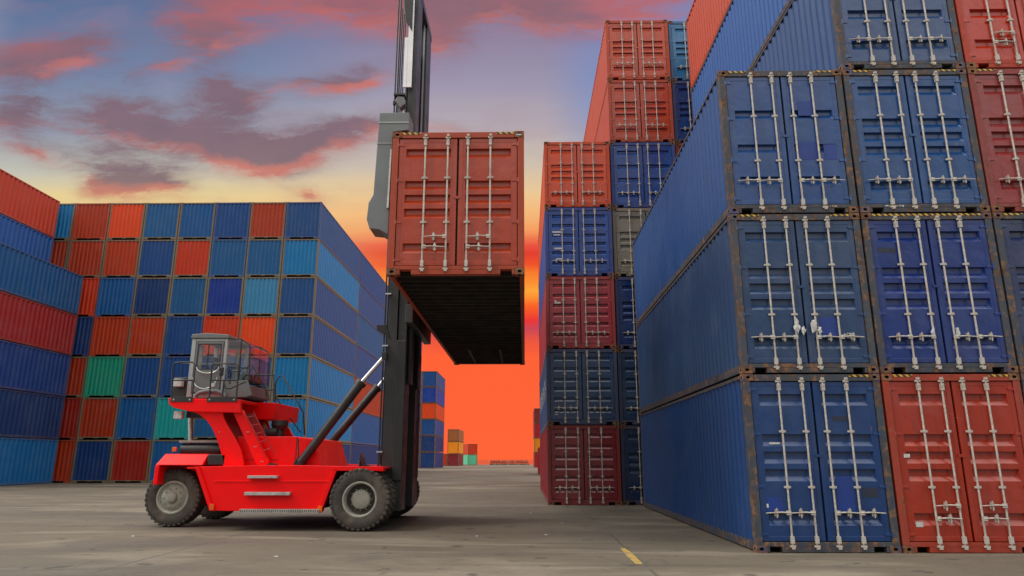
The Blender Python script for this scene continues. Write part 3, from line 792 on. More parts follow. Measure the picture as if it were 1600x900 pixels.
# cab pedestal arm
YA = 16.05
armL = [(264, 626), (297, 642), (312, 648), (323, 657), (331, 668), (337, 682), (342, 697), (348, 718), (349, 752)]
armR = [(380, 752), (381, 722), (377, 704), (367, 684), (357, 668), (350, 655), (347, 643)]
arm = pts([(290, 636)]+armL[1:]+armR+[(352, 636)], YA)
inner = pts([(300, 640), (330, 664), (347, 712), (350, 752), (372, 752), (374, 712), (360, 678), (340, 640)], YA)
for ya in (YA, 18.9): mb = MB(); mb.prism(arm, ya, ya+.07); tp(mb, 'cab_arm', M['red'], bevel=.012)
mb = MB(); mb.prism(inner, YA+.072, 18.898); tp(mb, 'arm_core', M['redin'])
st2 = pts([(362, 640), (378, 640), (420, 720), (418, 727), (401, 727)], YA+.02)
for ya in (YA+.02, 18.8): mb = MB(); mb.prism(st2, ya, ya+.12); tp(mb, 'cab_strut', M['red'], bevel=.012)
mb = MB()
for px, py in ((343, 675), (350, 735), (377, 735), (350, 742), (377, 742), (350, 749), (377, 749), (386, 675), (389, 675), (397, 698), (400, 698), (408, 721), (411, 721)):
    q = at(px, py, YA); mb.tube((q[0], YA-.012, q[1]), (q[0], YA+.01, q[1]), .012, 6)
tp(mb, 'bolt', M['silver'])

# platform
YP0, YP1 = 15.95, 19.0
pl = pts([(263, 622), (374, 624), (376, 645), (297, 643), (272, 637), (264, 632)], YP0)
mb = MB(); mb.prism(pl, YP0, YP0+.12); mb.prism(pl, YP1-.12, YP1); zt_ = pl[0][1]; mb.box(pl[0][0]+.02, pl[1][0]-.02, YP0+.121, YP1-.121, zt_-.10, zt_-.02)
pr2 = pts([(376, 628), (434, 630), (430, 656), (404, 655), (376, 640)], 17.3)
mb.prism(pr2, 17.2, 19.0)
tp(mb, 'platform', M['red'], bevel=.012)
mb = MB()
for a, b in ((268, 301), (324, 371)):
    q0, q1 = at(a, 620, YP0), at(b, 628, YP0); mb.box(q0[0], q1[0], YP0-.016, YP0-.002, q1[1], q0[1])
tp(mb, 'toe_board', M['black'], bevel=.004)
mb = MB()
for a in (272, 297, 328, 366):
    q0 = at(a, 624.5, YP0); mb.tube((q0[0], YP0-.03, q0[1]), (q0[0], YP0-.01, q0[1]), .02, 8)
tp(mb, 'bolt', M['silver'])
q = at(281, 649, 16.2); mb = MB(); mb.box(q[0]-.10, q[0]+.09, 16.1, 16.25, q[1]-.08, q[1]+.09); lw = tp(mb, 'work_lamp', M['white'], bevel=.012)
mb = MB(); mb.box(q[0]+.09, q[0]+.55, 16.3, 18.6, q[1]-.05, q[1]+.14); tp(mb, 'lamp_bracket', M['black'], bevel=.02)

# cab
YB0, YB1 = 16.35, 17.65
def cq(px, py): return at(px, py, YB0)
b0 = cq(291, 622); tl = cq(302, 529); tr = cq(359, 529); br = cq(345, 622)
zb_, zt2 = b0[1], tl[1]
xl, xm, xf = tl[0]-.02, cq(352, 575)[0], cq(388, 600)[0]
cab = empty('cab', (0, 0, 0)); cab.parent = T; cab.matrix_parent_inverse = Matrix.Translation((5.7, -YC, 0))
def cp(mb, name, mat, bevel=0): o = mb.build(name, mat, cab, bevel=bevel); return o
zs = zb_+(zt2-zb_)*.50
post = .07
mb = MB()
for Y0 in (YB0, YB1-post):
    mb.box(xl, xl+.10, Y0, Y0+post, zb_, zt2); mb.box(xm-post, xm, Y0, Y0+post, zb_, zt2)
    mb.box(xl+.10, xm-post, Y0+.005, Y0+post-.005, zb_, zb_+.10); mb.box(xl+.10, xm-post, Y0+.005, Y0+post-.005, zt2-.07, zt2)
mb.box(xl, xl+.05, YB0+post, YB1-post, zb_, zs)
cp(mb, 'cab_frame', M['lgrey'], .01)
# near door: lower panel, window surround
mb = MB(); mb.box(xl+.12, xm-post-.02, YB0-.012, YB0+.03, zb_+.14, zs-.04)
mb.box(xl+.12, xl+.16, YB0-.012, YB0+.03, zs-.04, zt2-.09); mb.box(xm-post-.06, xm-post-.02, YB0-.012, YB0+.03, zs-.04, zt2-.09); mb.box(xl+.16, xm-post-.06, YB0-.012, YB0+.03, zt2-.13, zt2-.09)
mb.box((xl+xm)/2-.02, (xl+xm)/2-.005, YB0-.008, YB0+.02, zs-.04, zt2-.13)
cp(mb, 'cab_door', M['grey'], .01)
mb = MB(); xw0, xw1 = xl+.16, xm-post-.06
for (a, b, c, d) in ((xw0, xw1, zs-.04, zs-.02), (xw0, xw1, zt2-.15, zt2-.131), (xw0, xw0+.02, zs-.02, zt2-.15), (xw1-.02, xw1, zs-.02, zt2-.15)): mb.box(a, b, YB0-.016, YB0-.0125, c, d)
mb.box((xl+xm)/2-.018, (xl+xm)/2-.006, YB0-.016, YB0-.010, zs-.02, zt2-.15)
cp(mb, 'window_seal', M['seal_and_gap'])
mb = MB(); mb.box(xw0, xw1, YB0+.005, YB0+.010, zs-.04, zt2-.13); cp(mb, 'window', M['glass'])
mb = MB(); mb.box(xl+.12, xm-post-.02, YB1-.02, YB1-.014, zb_+.6, zt2-.09); cp(mb, 'window', M['glass'])
# front curved glazing (side pane + raked windscreen), lower grey nose
xs1 = cq(368, 575)[0]; zr = zt2+.01
sp = [(xm+.005, zb_+.12), (xm+.005, zt2), (xs1+.05, zt2-.01), (xf-.06, zt2-.16), (xf+.05, zb_+.35), (xf+.02, zb_+.12)]
for Y0 in (YB0+.02, YB1-.026): mb = MB(); mb.prism([(xm+.005, zb_+.42), (xm+.005, zt2-.02), (xs1+.05, zt2-.03), (xs1+.08, zb_+.42)], Y0, Y0+.006); cp(mb, 'window', M['glass'])
for Y0 in (YB0+.03, YB1-.036): mb = MB(); mb.prism([(xs1+.11, zb_+.42), (xs1+.09, zt2-.04), (xf-.06, zt2-.18), (xf+.0, zb_+.42)], Y0, Y0+.006); cp(mb, 'window', M['glass'])
mb = MB(); mb.prism([(xs1+.08, zt2-.02), (xf-.05, zt2-.165), (xf-.045, zt2-.175), (xs1+.08, zt2-.03)], YB0+.04, YB1-.04); mb.prism([(xf-.05, zt2-.175), (xf+.0, zb_+.42), (xf+.008, zb_+.42), (xf-.042, zt2-.175)], YB0+.04, YB1-.04); cp(mb, 'windscreen', M['glass'])
mb = MB()
mb.prism([(xm+.003, zb_+.02), (xm+.003, zb_+.41), (xs1+.05, zb_+.41), (xf-.02, zb_+.41), (xf+.10, zb_+.06), (xf-.05, zb_+.02)], YB0+.008, YB0+.05)
mb.prism([(xm+.003, zb_+.02), (xm+.003, zb_+.41), (xs1+.05, zb_+.41), (xf-.02, zb_+.41), (xf+.10, zb_+.06), (xf-.05, zb_+.02)], YB1-.05, YB1-.008)
mb.box(xf-.03, xf+.02, YB0+.05, YB1-.05, zb_+.06, zb_+.30)
cp(mb, 'cab_nose', M['grey'], .01)
mb = MB()
for Y0 in (YB0+.015, YB1-.045):
    mb.prism([(xs1+.06, zb_+.41), (xs1+.055, zt2-.02), (xs1+.085, zt2-.025), (xs1+.10, zb_+.41)], Y0, Y0+.03)
    mb.prism([(xf-.02, zb_+.41), (xf-.07, zt2-.17), (xf-.045, zt2-.17), (xf+.01, zb_+.41)], Y0, Y0+.03)
    mb.prism([(xm, zt2-.02), (xs1+.06, zt2-.025), (xf-.05, zt2-.17), (xf-.05, zt2-.14), (xs1+.06, zt2+.005), (xm, zt2+.01)], Y0, Y0+.03)
cp(mb, 'window_pillar', M['black'], .004)
mb = MB(); mb.prism([(xl-.03, zt2+.003), (xl-.01, zt2+.10), (xl+.35, zt2+.13), (xm+.02, zt2+.09), (xm+.03, zt2+.003)], YB0-.03, YB1+.03); cp(mb, 'cab_roof', M['grey'], .015)
mb = MB(); mb.box(xl+.03, xf-.05, YB0+.06, YB1-.06, zb_-.01, zb_+.04); mb.box(xl+.35, xl+.80, 16.95, 17.40, zb_+.30, zb_+.44); mb.prism([(xl+.30, zb_+.42), (xl+.42, zb_+.42), (xl+.33, zb_+1.05), (xl+.22, zb_+1.05)], 16.97, 17.38); mb.box(xl+.52, xl+.68, 17.1, 17.25, zb_+.04, zb_+.30); cp(mb, 'operator_seat', M['seat'], .03)
mb = MB(); cx, cz = xm+.10, zb_+.72
for i in range(16):
    a, b = 2*PI*i/16, 2*PI*(i+1)/16
    mb.tube((cx+.07*math.cos(a), 17.18+.17*math.sin(a), cz+.15*math.cos(a)*.6), (cx+.07*math.cos(b), 17.18+.17*math.sin(b), cz+.15*math.cos(b)*.6), .014, 6)
mb.tube((cx, 17.18, cz), (cx+.2, 17.18, zb_+.25), .03, 8); mb.box(cx+.12, cx+.34, 16.75, 17.6, zb_+.42, zb_+.60); cp(mb, 'steering_wheel', M['black'])
mb = MB(); mb.box(xl+.14, xl+.22, YB0+.12, YB0+.16, zs-.05, zt2-.15); mb.tube((xl+.18, YB0+.1, zs-.02), (xm-.15, YB0+.1, zs-.14), .018, 8); cp(mb, 'grab_rail', M['cream'])
mb = MB()
for (u0, w0, s_) in ((.12, .55, 1),):
    n = 12; mb.path([(xl+.20+.27*(1-math.cos(PI*i/n)), YB0-.06, zs+.02-.15*math.sin(PI*i/n)) for i in range(n+1)], .014)
    mb.path([(xl+.14+.29*(1-math.cos(PI*i/n)), YB0-.06, zb_+.48-.27*math.sin(PI*i/n)) for i in range(n+1)], .014)
cp(mb, 'door_rail', M['chrome'])
mb = MB(); q = at(306, 618, 16.2); mb.lathe([(0, 0)], (0, 0, 0), 4) if False else None
mb.path([(q[0]-.05+.35*(1-math.cos(PI*i/8)), 16.28, zb_+.02+.14*math.sin(PI*i/8)) for i in range(9)], .05, 8); cp(mb, 'cab_fender', M['grey'])
mb = MB(); q = at(345, 580, 16.1); mb.box(q[0]-.05, q[0]+.05, 16.12, 16.17, q[1]-.10, q[1]+.10); cp(mb, 'mirror', M['black'], .02)
mb = MB(); q = at(331, 602, 16.1); mb.box(q[0]-.05, q[0]+.06, 16.1, 16.16, q[1]-.04, q[1]+.04); cp(mb, 'cab_lamp', M['white'], .01)
q0, q1 = at(271, 622, 16.5), at(297, 590, 16.5)
mb = MB(); mb.box(q0[0], q1[0], 16.4, 17.9, q0[1], q1[1]); tp(mb, 'tool_box', M['black'], bevel=.02)
q0 = at(279, 598, 16.3); mb = MB(); mb.box(q0[0]-.10, q0[0]+.09, 16.25, 16.39, q0[1]-.09, q0[1]+.09); tp(mb, 'work_lamp', M['white'], bevel=.01)

# railings round the platform
def rail(name, pxs, Y, r=.019, mat='black'):
    mb = MB()
    for seg in pxs: mb.path([(at(x, y, Y)[0], Y, at(x, y, Y)[1]) for x, y in seg], r)
    return tp(mb, name, M[mat])
rail('railing', [[(268, 622), (270, 572), (274, 567), (281, 566), (301, 566), (305, 571), (300, 622)], [(269, 594), (303, 594)]], 15.98)
rail('railing', [[(327, 622), (331, 573), (335, 568), (369, 568), (373, 573), (369, 624)], [(328, 594), (371, 594)], [(347, 622), (350, 594)], [(359, 600), (359, 585), (363, 580), (372, 580)], [(350, 600), (353, 607), (360, 607), (384, 596)]], 15.98)
rail('railing', [[(383, 624), (386, 575), (390, 569), (395, 571), (412, 600), (418, 618)], [(398, 586), (428, 586), (428, 628)], [(415, 609), (428, 609)], [(398, 586), (397, 600)]], 16.6)
rail('railing', [[(432, 680), (430, 600), (436, 588), (442, 587), (474, 645), (476, 680)], [(432, 622), (470, 676)]], 18.4)
rail('railing', [[(283, 622), (285, 568), (373, 570), (371, 622)]], 18.95)
# ladder
YLd = 16.02
def lad(px, py): q = at(px, py, YLd); return q
mb = MB()
for e in ((383, 646, 416, 716), (396, 643, 430, 710)):
    a, b = lad(e[0], e[1]), lad(e[2], e[3]); mb.tube((a[0], YLd, a[1]), (b[0], YLd, b[1]), .010, 8)
for i in range(5):
    k = i/4; a, b = lad(386+26*k, 652+52*k), lad(398+26*k, 650+50*k); mb.tube((a[0], YLd, a[1]), (b[0], YLd, b[1]), .010, 8)
tp(mb, 'ladder', M['redin'])
# dark flank behind ladder
mb = MB(); q = pts([(378, 646), (398, 646), (430, 716), (408, 722)], 16.5); mb.prism(q, 16.45, 16.52); tp(mb, 'ladder_backing', M['redin'])

# mast: near and far uprights, each an outer channel with inner section; cross beams
ZT = 13.75
def upright(name, ya, yb, z0, z1, xa, xb, mat='mast'):
    mb = MB(); t = .035
    mb.box(xa, xb, ya, ya+t, z0, z1); mb.box(xa, xa+t, ya+t, yb, z0, z1); mb.box(xb-t, xb, ya+t, yb, z0, z1)
    return tp(mb, name, M[mat], bevel=.006)
MY0, MY1 = 16.25, 18.75
upright('mast_upright', MY0, MY0+.46, .32, 9.6, -3.25, -3.02); upright('mast_upright', MY0+.05, MY0+.70, .35, ZT, -3.0, -2.80)
mb = MB(); mb.box(-3.25, -3.02, MY1-.46, MY1, .32, 9.6); tp(mb, 'mast_upright', M['mast'], bevel=.01)
mb = MB(); mb.box(-3.0, -2.80, MY1-.80, MY1-.02, .35, ZT); tp(mb, 'mast_upright', M['mast'], bevel=.01)
for i, z in enumerate((.5, 3.2, 6.3, 9.2)):
    mb = MB(); mb.box(-3.30, -3.20, MY0+.03, MY1-.03, z, z+.28); tp(mb, 'mast_crossbeam', M['mast'], bevel=.01)
mb = MB(); mb.box(-3.05, -3.01, MY0+.65, MY1-.7, 1.2, ZT-.9); tp(mb, 'mast_web', M['mast'])
mb = MB(); mb.box(-2.90, -2.86, MY1-.88, MY1-.82, 5, ZT); tp(mb, 'lift_chain', M['lgrey'])
mb = MB(); mb.box(-3.06, -2.79, MY0+.03, MY1-.0, ZT, ZT+.22); tp(mb, 'mast_head', M['mast'], bevel=.01)
for ya in (MY0-.02, MY1-.26): mb = MB(); mb.box(-3.02, -2.78, ya, ya+.22, 1.0, 4.2); tp(mb, 'slide_rail', M['black'], bevel=.02)
# lift cylinders: dark barrels with bright rods
for y in (MY0+.42, MY1-.42):
    mb = MB(); mb.tube((-3.10, y, .4), (-3.10, y, 9.3), .085, 16); mb.tube((-3.10, y, 9.2), (-3.10, y, 9.4), .11, 16); cyl = tp(mb, 'lift_cylinder', M['black'])
    mb = MB(); mb.tube((-3.10, y, 9.4), (-3.10, y, 14.6), .05, 14); r_ = mb.build('cylinder_rod', M['black'], cyl)
q0, q1 = at(641, 136, MY0-.05), at(649, -10, MY0-.05)
mb = MB(); mb.box(-3.03, -2.90, MY0-.055, MY0-.01, q0[1], q1[1]+.5); mb.box(-3.12, -3.035, MY0-.052, MY0-.02, q0[1], q0[1]+1.45); tp(mb, 'chain_guard', M['plate'], bevel=.004)
mb = MB()
for i, x in enumerate((-3.33, -3.29)): mb.path([(x, MY0+.05+.1*i, 1.3), (x, MY0+.02+.1*i, 8), (x-.01, MY0+.05+.1*i, 14.8)], .022)
for i in range(3): mb.path([(-3.32, MY0+.5+.25*i, 1.2), (-3.34, MY0+.5+.25*i, 5), (-3.32, MY0+.5+.25*i, 13.5)], .020)
tp(mb, 'hydraulic_hose', M['black'])
mb = MB()
for px, py in ((608, 459), (603, 540), (594, 706)):
    q = at(px, py, MY0-.06); mb.box(q[0]-.09, q[0]+.05, MY0-.07, MY0-.01, q[1]-.015, q[1]+.015)
tp(mb, 'hose_clamp', M['chrome'])
# work lights on the mast
q = at(626, 160, MY0-.2)
mb = MB(); mb.prism([(q[0]-.13, q[1]-.02), (q[0]-.06, q[1]+.12), (q[0]+.10, q[1]+.10), (q[0]+.14, q[1]-.1), (q[0]+.02, q[1]-.22)], MY0-.32, MY0-.10); mb.box(q[0]+.02, -3.0, MY0-.24, MY0-.16, q[1]-.03, q[1]+.03)
lam = tp(mb, 'mast_lamp', M['grey'], bevel=.02); mb = MB(); mb.box(q[0]-.16, q[0]+.12, MY0-.34, MY0-.08, q[1]+.13, q[1]+.19); mb.box(q[0]-.18, q[0]-.12, MY0-.30, MY0-.2, q[1]-.10, q[1]+.0); tp(mb, 'lamp_bracket', M['black'], bevel=.01)
q = at(634, 22, MY0-.1); mb = MB(); mb.prism([(q[0]-.08, q[1]+.5), (q[0]+.18, q[1]+.5), (q[0]+.18, q[1]-.5), (q[0]-.02, q[1]-.1)], MY0-.08, MY0+.1); tp(mb, 'sheave_bracket', M['black'], bevel=.02)
q = at(597, 512, MY0); mb = MB(); mb.prism([(q[0]-.14, q[1]+.07), (q[0]+.1, q[1]+.07), (q[0]+.22, q[1]-.28), (q[0]+.04, q[1]-.14), (q[0]-.12, q[1]-.06)], MY0-.02, MY0+.12); tp(mb, 'cylinder_bracket', M['black'], bevel=.01)
# carriage behind the hanging container and the side spreader
mb = MB(); mb.box(-2.78, -2.60, MY0-.35, MY1+.35, 4.55, 5.0); mb.box(-2.78, -2.60, MY0-.35, MY1+.35, 6.7, 7.2)
mb.box(-2.79, -2.70, MY0+.3, MY0+.6, 3.2, 7.6); mb.box(-2.79, -2.72, MY1-.9, MY1-.6, 3.2, 7.6); tp(mb, 'lift_carriage', M['mast'], bevel=.012)
mb = MB(); mb.box(-2.74, -2.46, 11.98, 24.0, 7.10, 7.42); mb.box(-2.70, -2.47, 14.5, 21.5, 5.2, 5.45)
tp(mb, 'spreader_beam', M['grey'], bevel=.012)
for ya, yb in ((11.95, 12.45), (23.55, 24.05)):
    mb = MB()
    mb.prism([(-2.72, 7.82), (-2.16, 7.82), (-2.16, 7.46), (-2.448, 7.42), (-2.452, 5.40), (-2.62, 5.50), (-2.80, 5.52), (-2.86, 5.70), (-2.84, 6.02), (-2.76, 6.18)], ya, yb)
    ar = tp(mb, 'spreader_arm', M['grey'], bevel=.012)
mb = MB(); mb.box(-2.725, -2.16, 11.940, 11.949, 7.60, 7.625); mb.box(-2.745, -2.456, 11.940, 11.949, 7.18, 7.195); mb.prism([(-2.447, 7.05), (-2.475, 7.05), (-2.495, 5.9), (-2.46, 5.9)], 11.90, 11.945, 1); tp(mb, 'arm_trim', [M['lgrey'], M['white']])
for y in (12.1, 23.9):
    mb = MB(); mb.tube((-2.30, y, 7.34), (-2.30, y, 7.50), .05, 10); mb.box(-2.38, -2.22, y-.08, y+.08, 7.39, 7.46); tp(mb, 'twistlock', M['black'])

# tilt cylinders
for (b, r0, t_, y) in (((468, 726), (562, 601), (601, 557), 16.12), ((470, 727), (563, 601), (601, 557), 18.85)):
    if y > 18:
        A, Bq, Cq = at(498, 715, y), at(588, 608, y), at(604, 588, y)
        dz = 0
    else: A, Bq, Cq = at(*b, y), at(*r0, y), at(*t_, y)
    mb = MB(); mb.tube((A[0], y, A[1]), (Bq[0], y, Bq[1]), .105, 18); mb.tube((Bq[0], y, Bq[1]), (Bq[0]+.06, y, Bq[1]+.07), .125, 18)
    mb.box(A[0]-.10, A[0]+.08, y-.10, y+.10, A[1]-.12, A[1]+.08)
    c_ = tp(mb, 'tilt_cylinder', M['black']); mb = MB(); mb.tube((Bq[0], y, Bq[1]), (Cq[0], y, Cq[1]), .05, 14); c2 = mb.build('cylinder_rod', M['chrome'], c_)
    mb = MB(); mb.box(Cq[0]-.06, -3.2, y-.06, y+.06, Cq[1]-.08, Cq[1]+.10); tp(mb, 'cylinder_lug', M['black'], bevel=.01)
# small fittings on the front deck
q = at(556, 727, 17.0)
mb = MB(); mb.path([(q[0]+.1, 17.0, q[1]-.2), (q[0]+.08, 17.0, q[1]+.1), (q[0]+.22, 17.05, q[1]+.0), (q[0]+.45, 17.0, q[1]-.05)], .03); mb.prism([(q[0]+.05, q[1]-.1), (q[0]+.25, q[1]-.1), (q[0]+.15, q[1]+.18), (q[0]+.09, q[1]+.28)], 17.0, 17.2); tp(mb, 'valve_block', M['black'])
q = at(593, 712, 16.3); mb = MB(); mb.path([(q[0], 16.3, q[1]+.05), (q[0]+.02, 16.3, q[1]-.15), (q[0]-.12, 16.3, q[1]-.35)], .022); tp(mb, 'hydraulic_hose', M['black'])

# ------------------------------------------------------------------ ground
def ground_material():
    m, n, Pb = material('stained_concrete')
    tc = n.new('ShaderNodeTexCoord').outputs['Object']
    base = n.ramp(n.noise(tc, .18, 8, .62), [(.30, (.094, .072, .047, 1)), (.52, (.135, .108, .073, 1)), (.72, (.215, .178, .126, 1))])
    dr = n.noise(n.map(tc, scale=(.13, .30, 1)), 1.0, 8, .68, .8)
    base = n.mix(n.step(dr, .44, .64, 0, .75), base, (.070, .059, .045, 1))
    dr2 = n.noise(n.map(tc, loc=(7, 3, 0), scale=(.10, .30, 1)), 1.3, 7, .6, .8)
    base = n.mix(n.step(dr2, .50, .68, 0, .6), base, (.32, .272, .20, 1))
    fine = n.noise(tc, 9, 8, .7)
    base = n.mix(n.step(fine, .36, .66, .30, 0), base, (.12, .105, .09, 1))
    sp = n.noise(tc, 38, 4, .7); base = n.mix(n.step(sp, .62, .72, 0, .4), base, (.45, .42, .37, 1))
    # each slab was poured on another day
    sl = n.new('ShaderNodeVectorMath', operation='FLOOR'); sm_ = n.new('ShaderNodeMapping'); n.put(sm_.inputs[0], tc); sm_.inputs[1].default_value = (2.0/7.5+.5, 1.3/5.2+.5, 0); sm_.inputs[3].default_value = (1/7.5, 1/5.2, 0)
    n.put(sl.inputs[0], sm_.outputs[0]); wn_ = n.new('ShaderNodeTexWhiteNoise'); n.put(wn_.inputs['Vector'], sl.outputs[0])
    base = n.mix(n.math('MULTIPLY', wn_.outputs[0], .30), base, (.10, .088, .068, 1))
    # oil drips and tyre scrub
    oil = n.noise(tc, 1.9, 5, .55); base = n.mix(n.step(oil, .61, .68, 0, .65), base, (.035, .030, .025, 1))
    ty = n.noise(n.map(tc, rot=(0, 0, .12), scale=(.05, 2.6, 1)), 1.0, 4, .5); tz = n.noise(tc, .12, 3)
    base = n.mix(n.math('MULTIPLY', n.step(ty, .55, .66, 0, .5), n.step(tz, .42, .58)), base, (.060, .052, .042, 1))
    # slab joints
    sep = n.new('ShaderNodeSeparateXYZ'); wob = n.noise(tc, 1.5, 3)
    n.put(sep.inputs[0], tc)
    def joint(ax, per, off, w):
        c = n.math('ADD', sep.outputs[ax], n.math('MULTIPLY', wob, .05)); f = n.math('FRACT', n.math('DIVIDE', n.math('ADD', c, off), per))
        d = n.math('ABSOLUTE', n.math('SUBTRACT', f, .5)); return n.step(n.math('MULTIPLY', d, per), w*.4, w, 1, 0)
    j = n.math('MAXIMUM', joint(1, 5.2, 1.3, .035), joint(0, 7.5, 2.0, .03))
    br = n.step(n.noise(tc, .9, 4), .38, .55)
    j = n.math('MULTIPLY', j, br)
    base = n.mix(n.math('MULTIPLY', j, .55), base, (.05, .043, .036, 1))
    # cracks
    vo = n.new('ShaderNodeTexVoronoi', feature='DISTANCE_TO_EDGE'); vo.inputs['Scale'].default_value = .33
    wv = n.new('ShaderNodeVectorMath', operation='ADD'); n.put(wv.inputs[0], tc)
    nn = n.new('ShaderNodeTexNoise'); nn.inputs['Scale'].default_value = 1.1; nn.inputs['Detail'].default_value = 6; n.put(nn.inputs[0], tc); n.put(wv.inputs[1], nn.outputs[1]); n.put(vo.inputs['Vector'], wv.outputs[0])
    cr = n.math('MULTIPLY', n.step(vo.outputs[0], .002, .007, 1, 0), n.step(n.noise(tc, .25, 2), .50, .58))
    base = n.mix(n.math('MULTIPLY', cr, .35), base, (.06, .05, .042, 1))
    n.put(Pb.inputs['Base Color'], base); n.put(Pb.inputs['Roughness'], n.step(dr, .4, .7, .85, .62))
    Pb.inputs['Specular IOR Level'].default_value = .45
    b = n.new('ShaderNodeBump'); b.inputs['Strength'].default_value = .5; b.inputs['Distance'].default_value = .02
    h = n.math('SUBTRACT', n.math('ADD', fine, n.math('MULTIPLY', sp, .4)), n.math('MULTIPLY', n.math('ADD', j, cr), .8)); n.put(b.inputs['Height'], h); n.put(Pb.inputs['Normal'], b.outputs[0])
    return m
mb = MB(); mb.add([(-400, -120, 0), (400, -120, 0), (400, 196, 0), (-400, 196, 0), (-400, 196, -4), (400, 196, -4)], [(0, 1, 2, 3), (3, 2, 5, 4)])
g = mb.build('ground', ground_material(), fixn=False); tag(g, 'stained grey concrete yard', kind='structure')
m, n, Pb = material('harbour_water'); Pb.inputs['Base Color'].default_value = (.03, .035, .04, 1); Pb.inputs['Roughness'].default_value = .12
b = n.new('ShaderNodeBump'); b.inputs['Strength'].default_value = .15; n.put(b.inputs['Height'], n.noise(n.new('ShaderNodeTexCoord').outputs['Object'], .6, 4)); n.put(Pb.inputs['Normal'], b.outputs[0])
mb = MB(); mb.add([(-5000, 196.5, -3), (5000, 196.5, -3), (5000, 6500, -3), (-5000, 6500, -3)], [(0, 1, 2, 3)])
tag(mb.build('water', m, fixn=False), 'harbour water beyond the quay', kind='structure')
# yellow painted mark
def gp(px, py): r = ray(px, py); t = -EYE/r.z; return (r.x*t, r.y*t)
ym = simple('worn_yellow_road_paint', (.50, .33, .06, 1), .7, 0, .3, 9, .1, (.20, .17, .12, 1), .95)
mid = [gp(973, 857), gp(980, 863), gp(988, 871), gp(999, 882)]
mb = MB(); vs = []
for k, (x, y) in enumerate(mid): w = (.04, .06, .065, .05)[k]; vs += [(x-w, y, .004), (x+w, y, .004)]
mb.add(vs, [(2*i, 2*i+2, 2*i+3, 2*i+1) for i in range(3)]); tag(mb.build('painted_mark', ym, fixn=False), 'short curved yellow paint mark on the concrete', 'painted mark', kind='structure')
# litter
lm = M['white']; GLt = 'pale litter scraps scattered on the concrete'
spots = [(431, 870, 'pale scrap lying in front of the front wheel gap'), (208, 838, 'pale scrap lying just left of the rear wheel'), (745, 838, 'pale scrap right of the front wheel on shaded concrete'),
         (829, 802, 'pale flattened scrap between handler and maroon container'), (853, 836, 'small pale scrap in front of the hanging container shadow'), (878, 817, 'pale scrap nearest the maroon container corner')]
for i, (px, py, l) in enumerate(spots):
    x, y = gp(px, py); mb = MB(); n_ = 7
    top = [(x+.028*math.cos(2*PI*k/n_)*random.uniform(.6, 1.5), y+.025*math.sin(2*PI*k/n_)*random.uniform(.6, 1.4), .004+random.uniform(.002, .012)) for k in range(n_)]
    mb.add([(x, y, .014)]+top+[(a_, b_, .001) for a_, b_, c_ in top], [(0, k+1, (k+1) % n_+1) for k in range(n_)]+[(k+1, k+1+n_, (k+1) % n_+1+n_, (k+1) % n_+1) for k in range(n_)])
    tag(mb.build('litter_scrap', lm), l, 'litter', GLt)

# ------------------------------------------------------------------ world: sunset in front, added fill sky behind
W = bpy.data.worlds.new('World'); S.world = W; W.use_nodes = True
n = NT(W.node_tree); bg = n.N['Background']
D = n.new('ShaderNodeTexCoord').outputs['Generated']
sp = n.new('ShaderNodeSeparateXYZ'); n.put(sp.inputs[0], D)
X, Y, Z = sp.outputs
yy = n.math('MAXIMUM', Y, .08)
U = n.math('DIVIDE', X, yy); V = n.math('DIVIDE', Z, yy)
uv = n.new('ShaderNodeCombineXYZ'); n.put(uv.inputs[0], U); n.put(uv.inputs[1], V); UV = uv.outputs[0]
def puv(px, py): r = ray(px, py); return r.x/r.y, r.z/r.y
def V_of(py): return puv(800, py)[1]
# base gradient over V
vmax = V_of(-120)
stops = [(727, (255, 101, 56)), (560, (255, 99, 56)), (535, (240, 88, 62)), (515, (205, 72, 84)), (500, (236, 54, 52)), (478, (250, 100, 40)), (455, (255, 168, 58)), (437, (252, 140, 52)),
         (415, (240, 84, 42)), (395, (226, 62, 48)), (380, (236, 84, 66)), (360, (248, 160, 96)), (335, (246, 186, 124)), (300, (236, 200, 150)), (255, (206, 190, 174)), (205, (184, 173, 178)), (140, (160, 152, 174)), (60, (142, 132, 162)), (-100, (110, 112, 150))]
st = [(max(0, V_of(y)/vmax), lin(*c)) for y, c in stops]
wob = n.math('MULTIPLY', n.math('SUBTRACT', n.noise(n.map(UV, scale=(1.4, 9, 1)), 1.7, 6, .6), .5), .03)
Vw = n.math('ADD', V, wob)
base = n.ramp(n.math('DIVIDE', Vw, vmax), st)
# paler yellow low sky and bluer top to the left
lw = n.step(U, -.12, -.55)
stl = [(420, (246, 190, 110)), (340, (242, 204, 136)), (300, (230, 208, 152)), (262, (196, 194, 180)), (200, (150, 162, 180)), (110, (116, 134, 168)), (0, (94, 114, 152)), (-100, (80, 100, 145))]
basel = n.ramp(n.math('DIVIDE', Vw, vmax), [(V_of(y)/vmax, lin(*c)) for y, c in stl])
base = n.mix(lw, base, basel)
rb_ = n.math('MULTIPLY', n.step(U, .02, .12), n.math('MULTIPLY', n.step(V, V_of(330), V_of(150)), .6))
base = n.mix(rb_, base, lin(112, 142, 196))
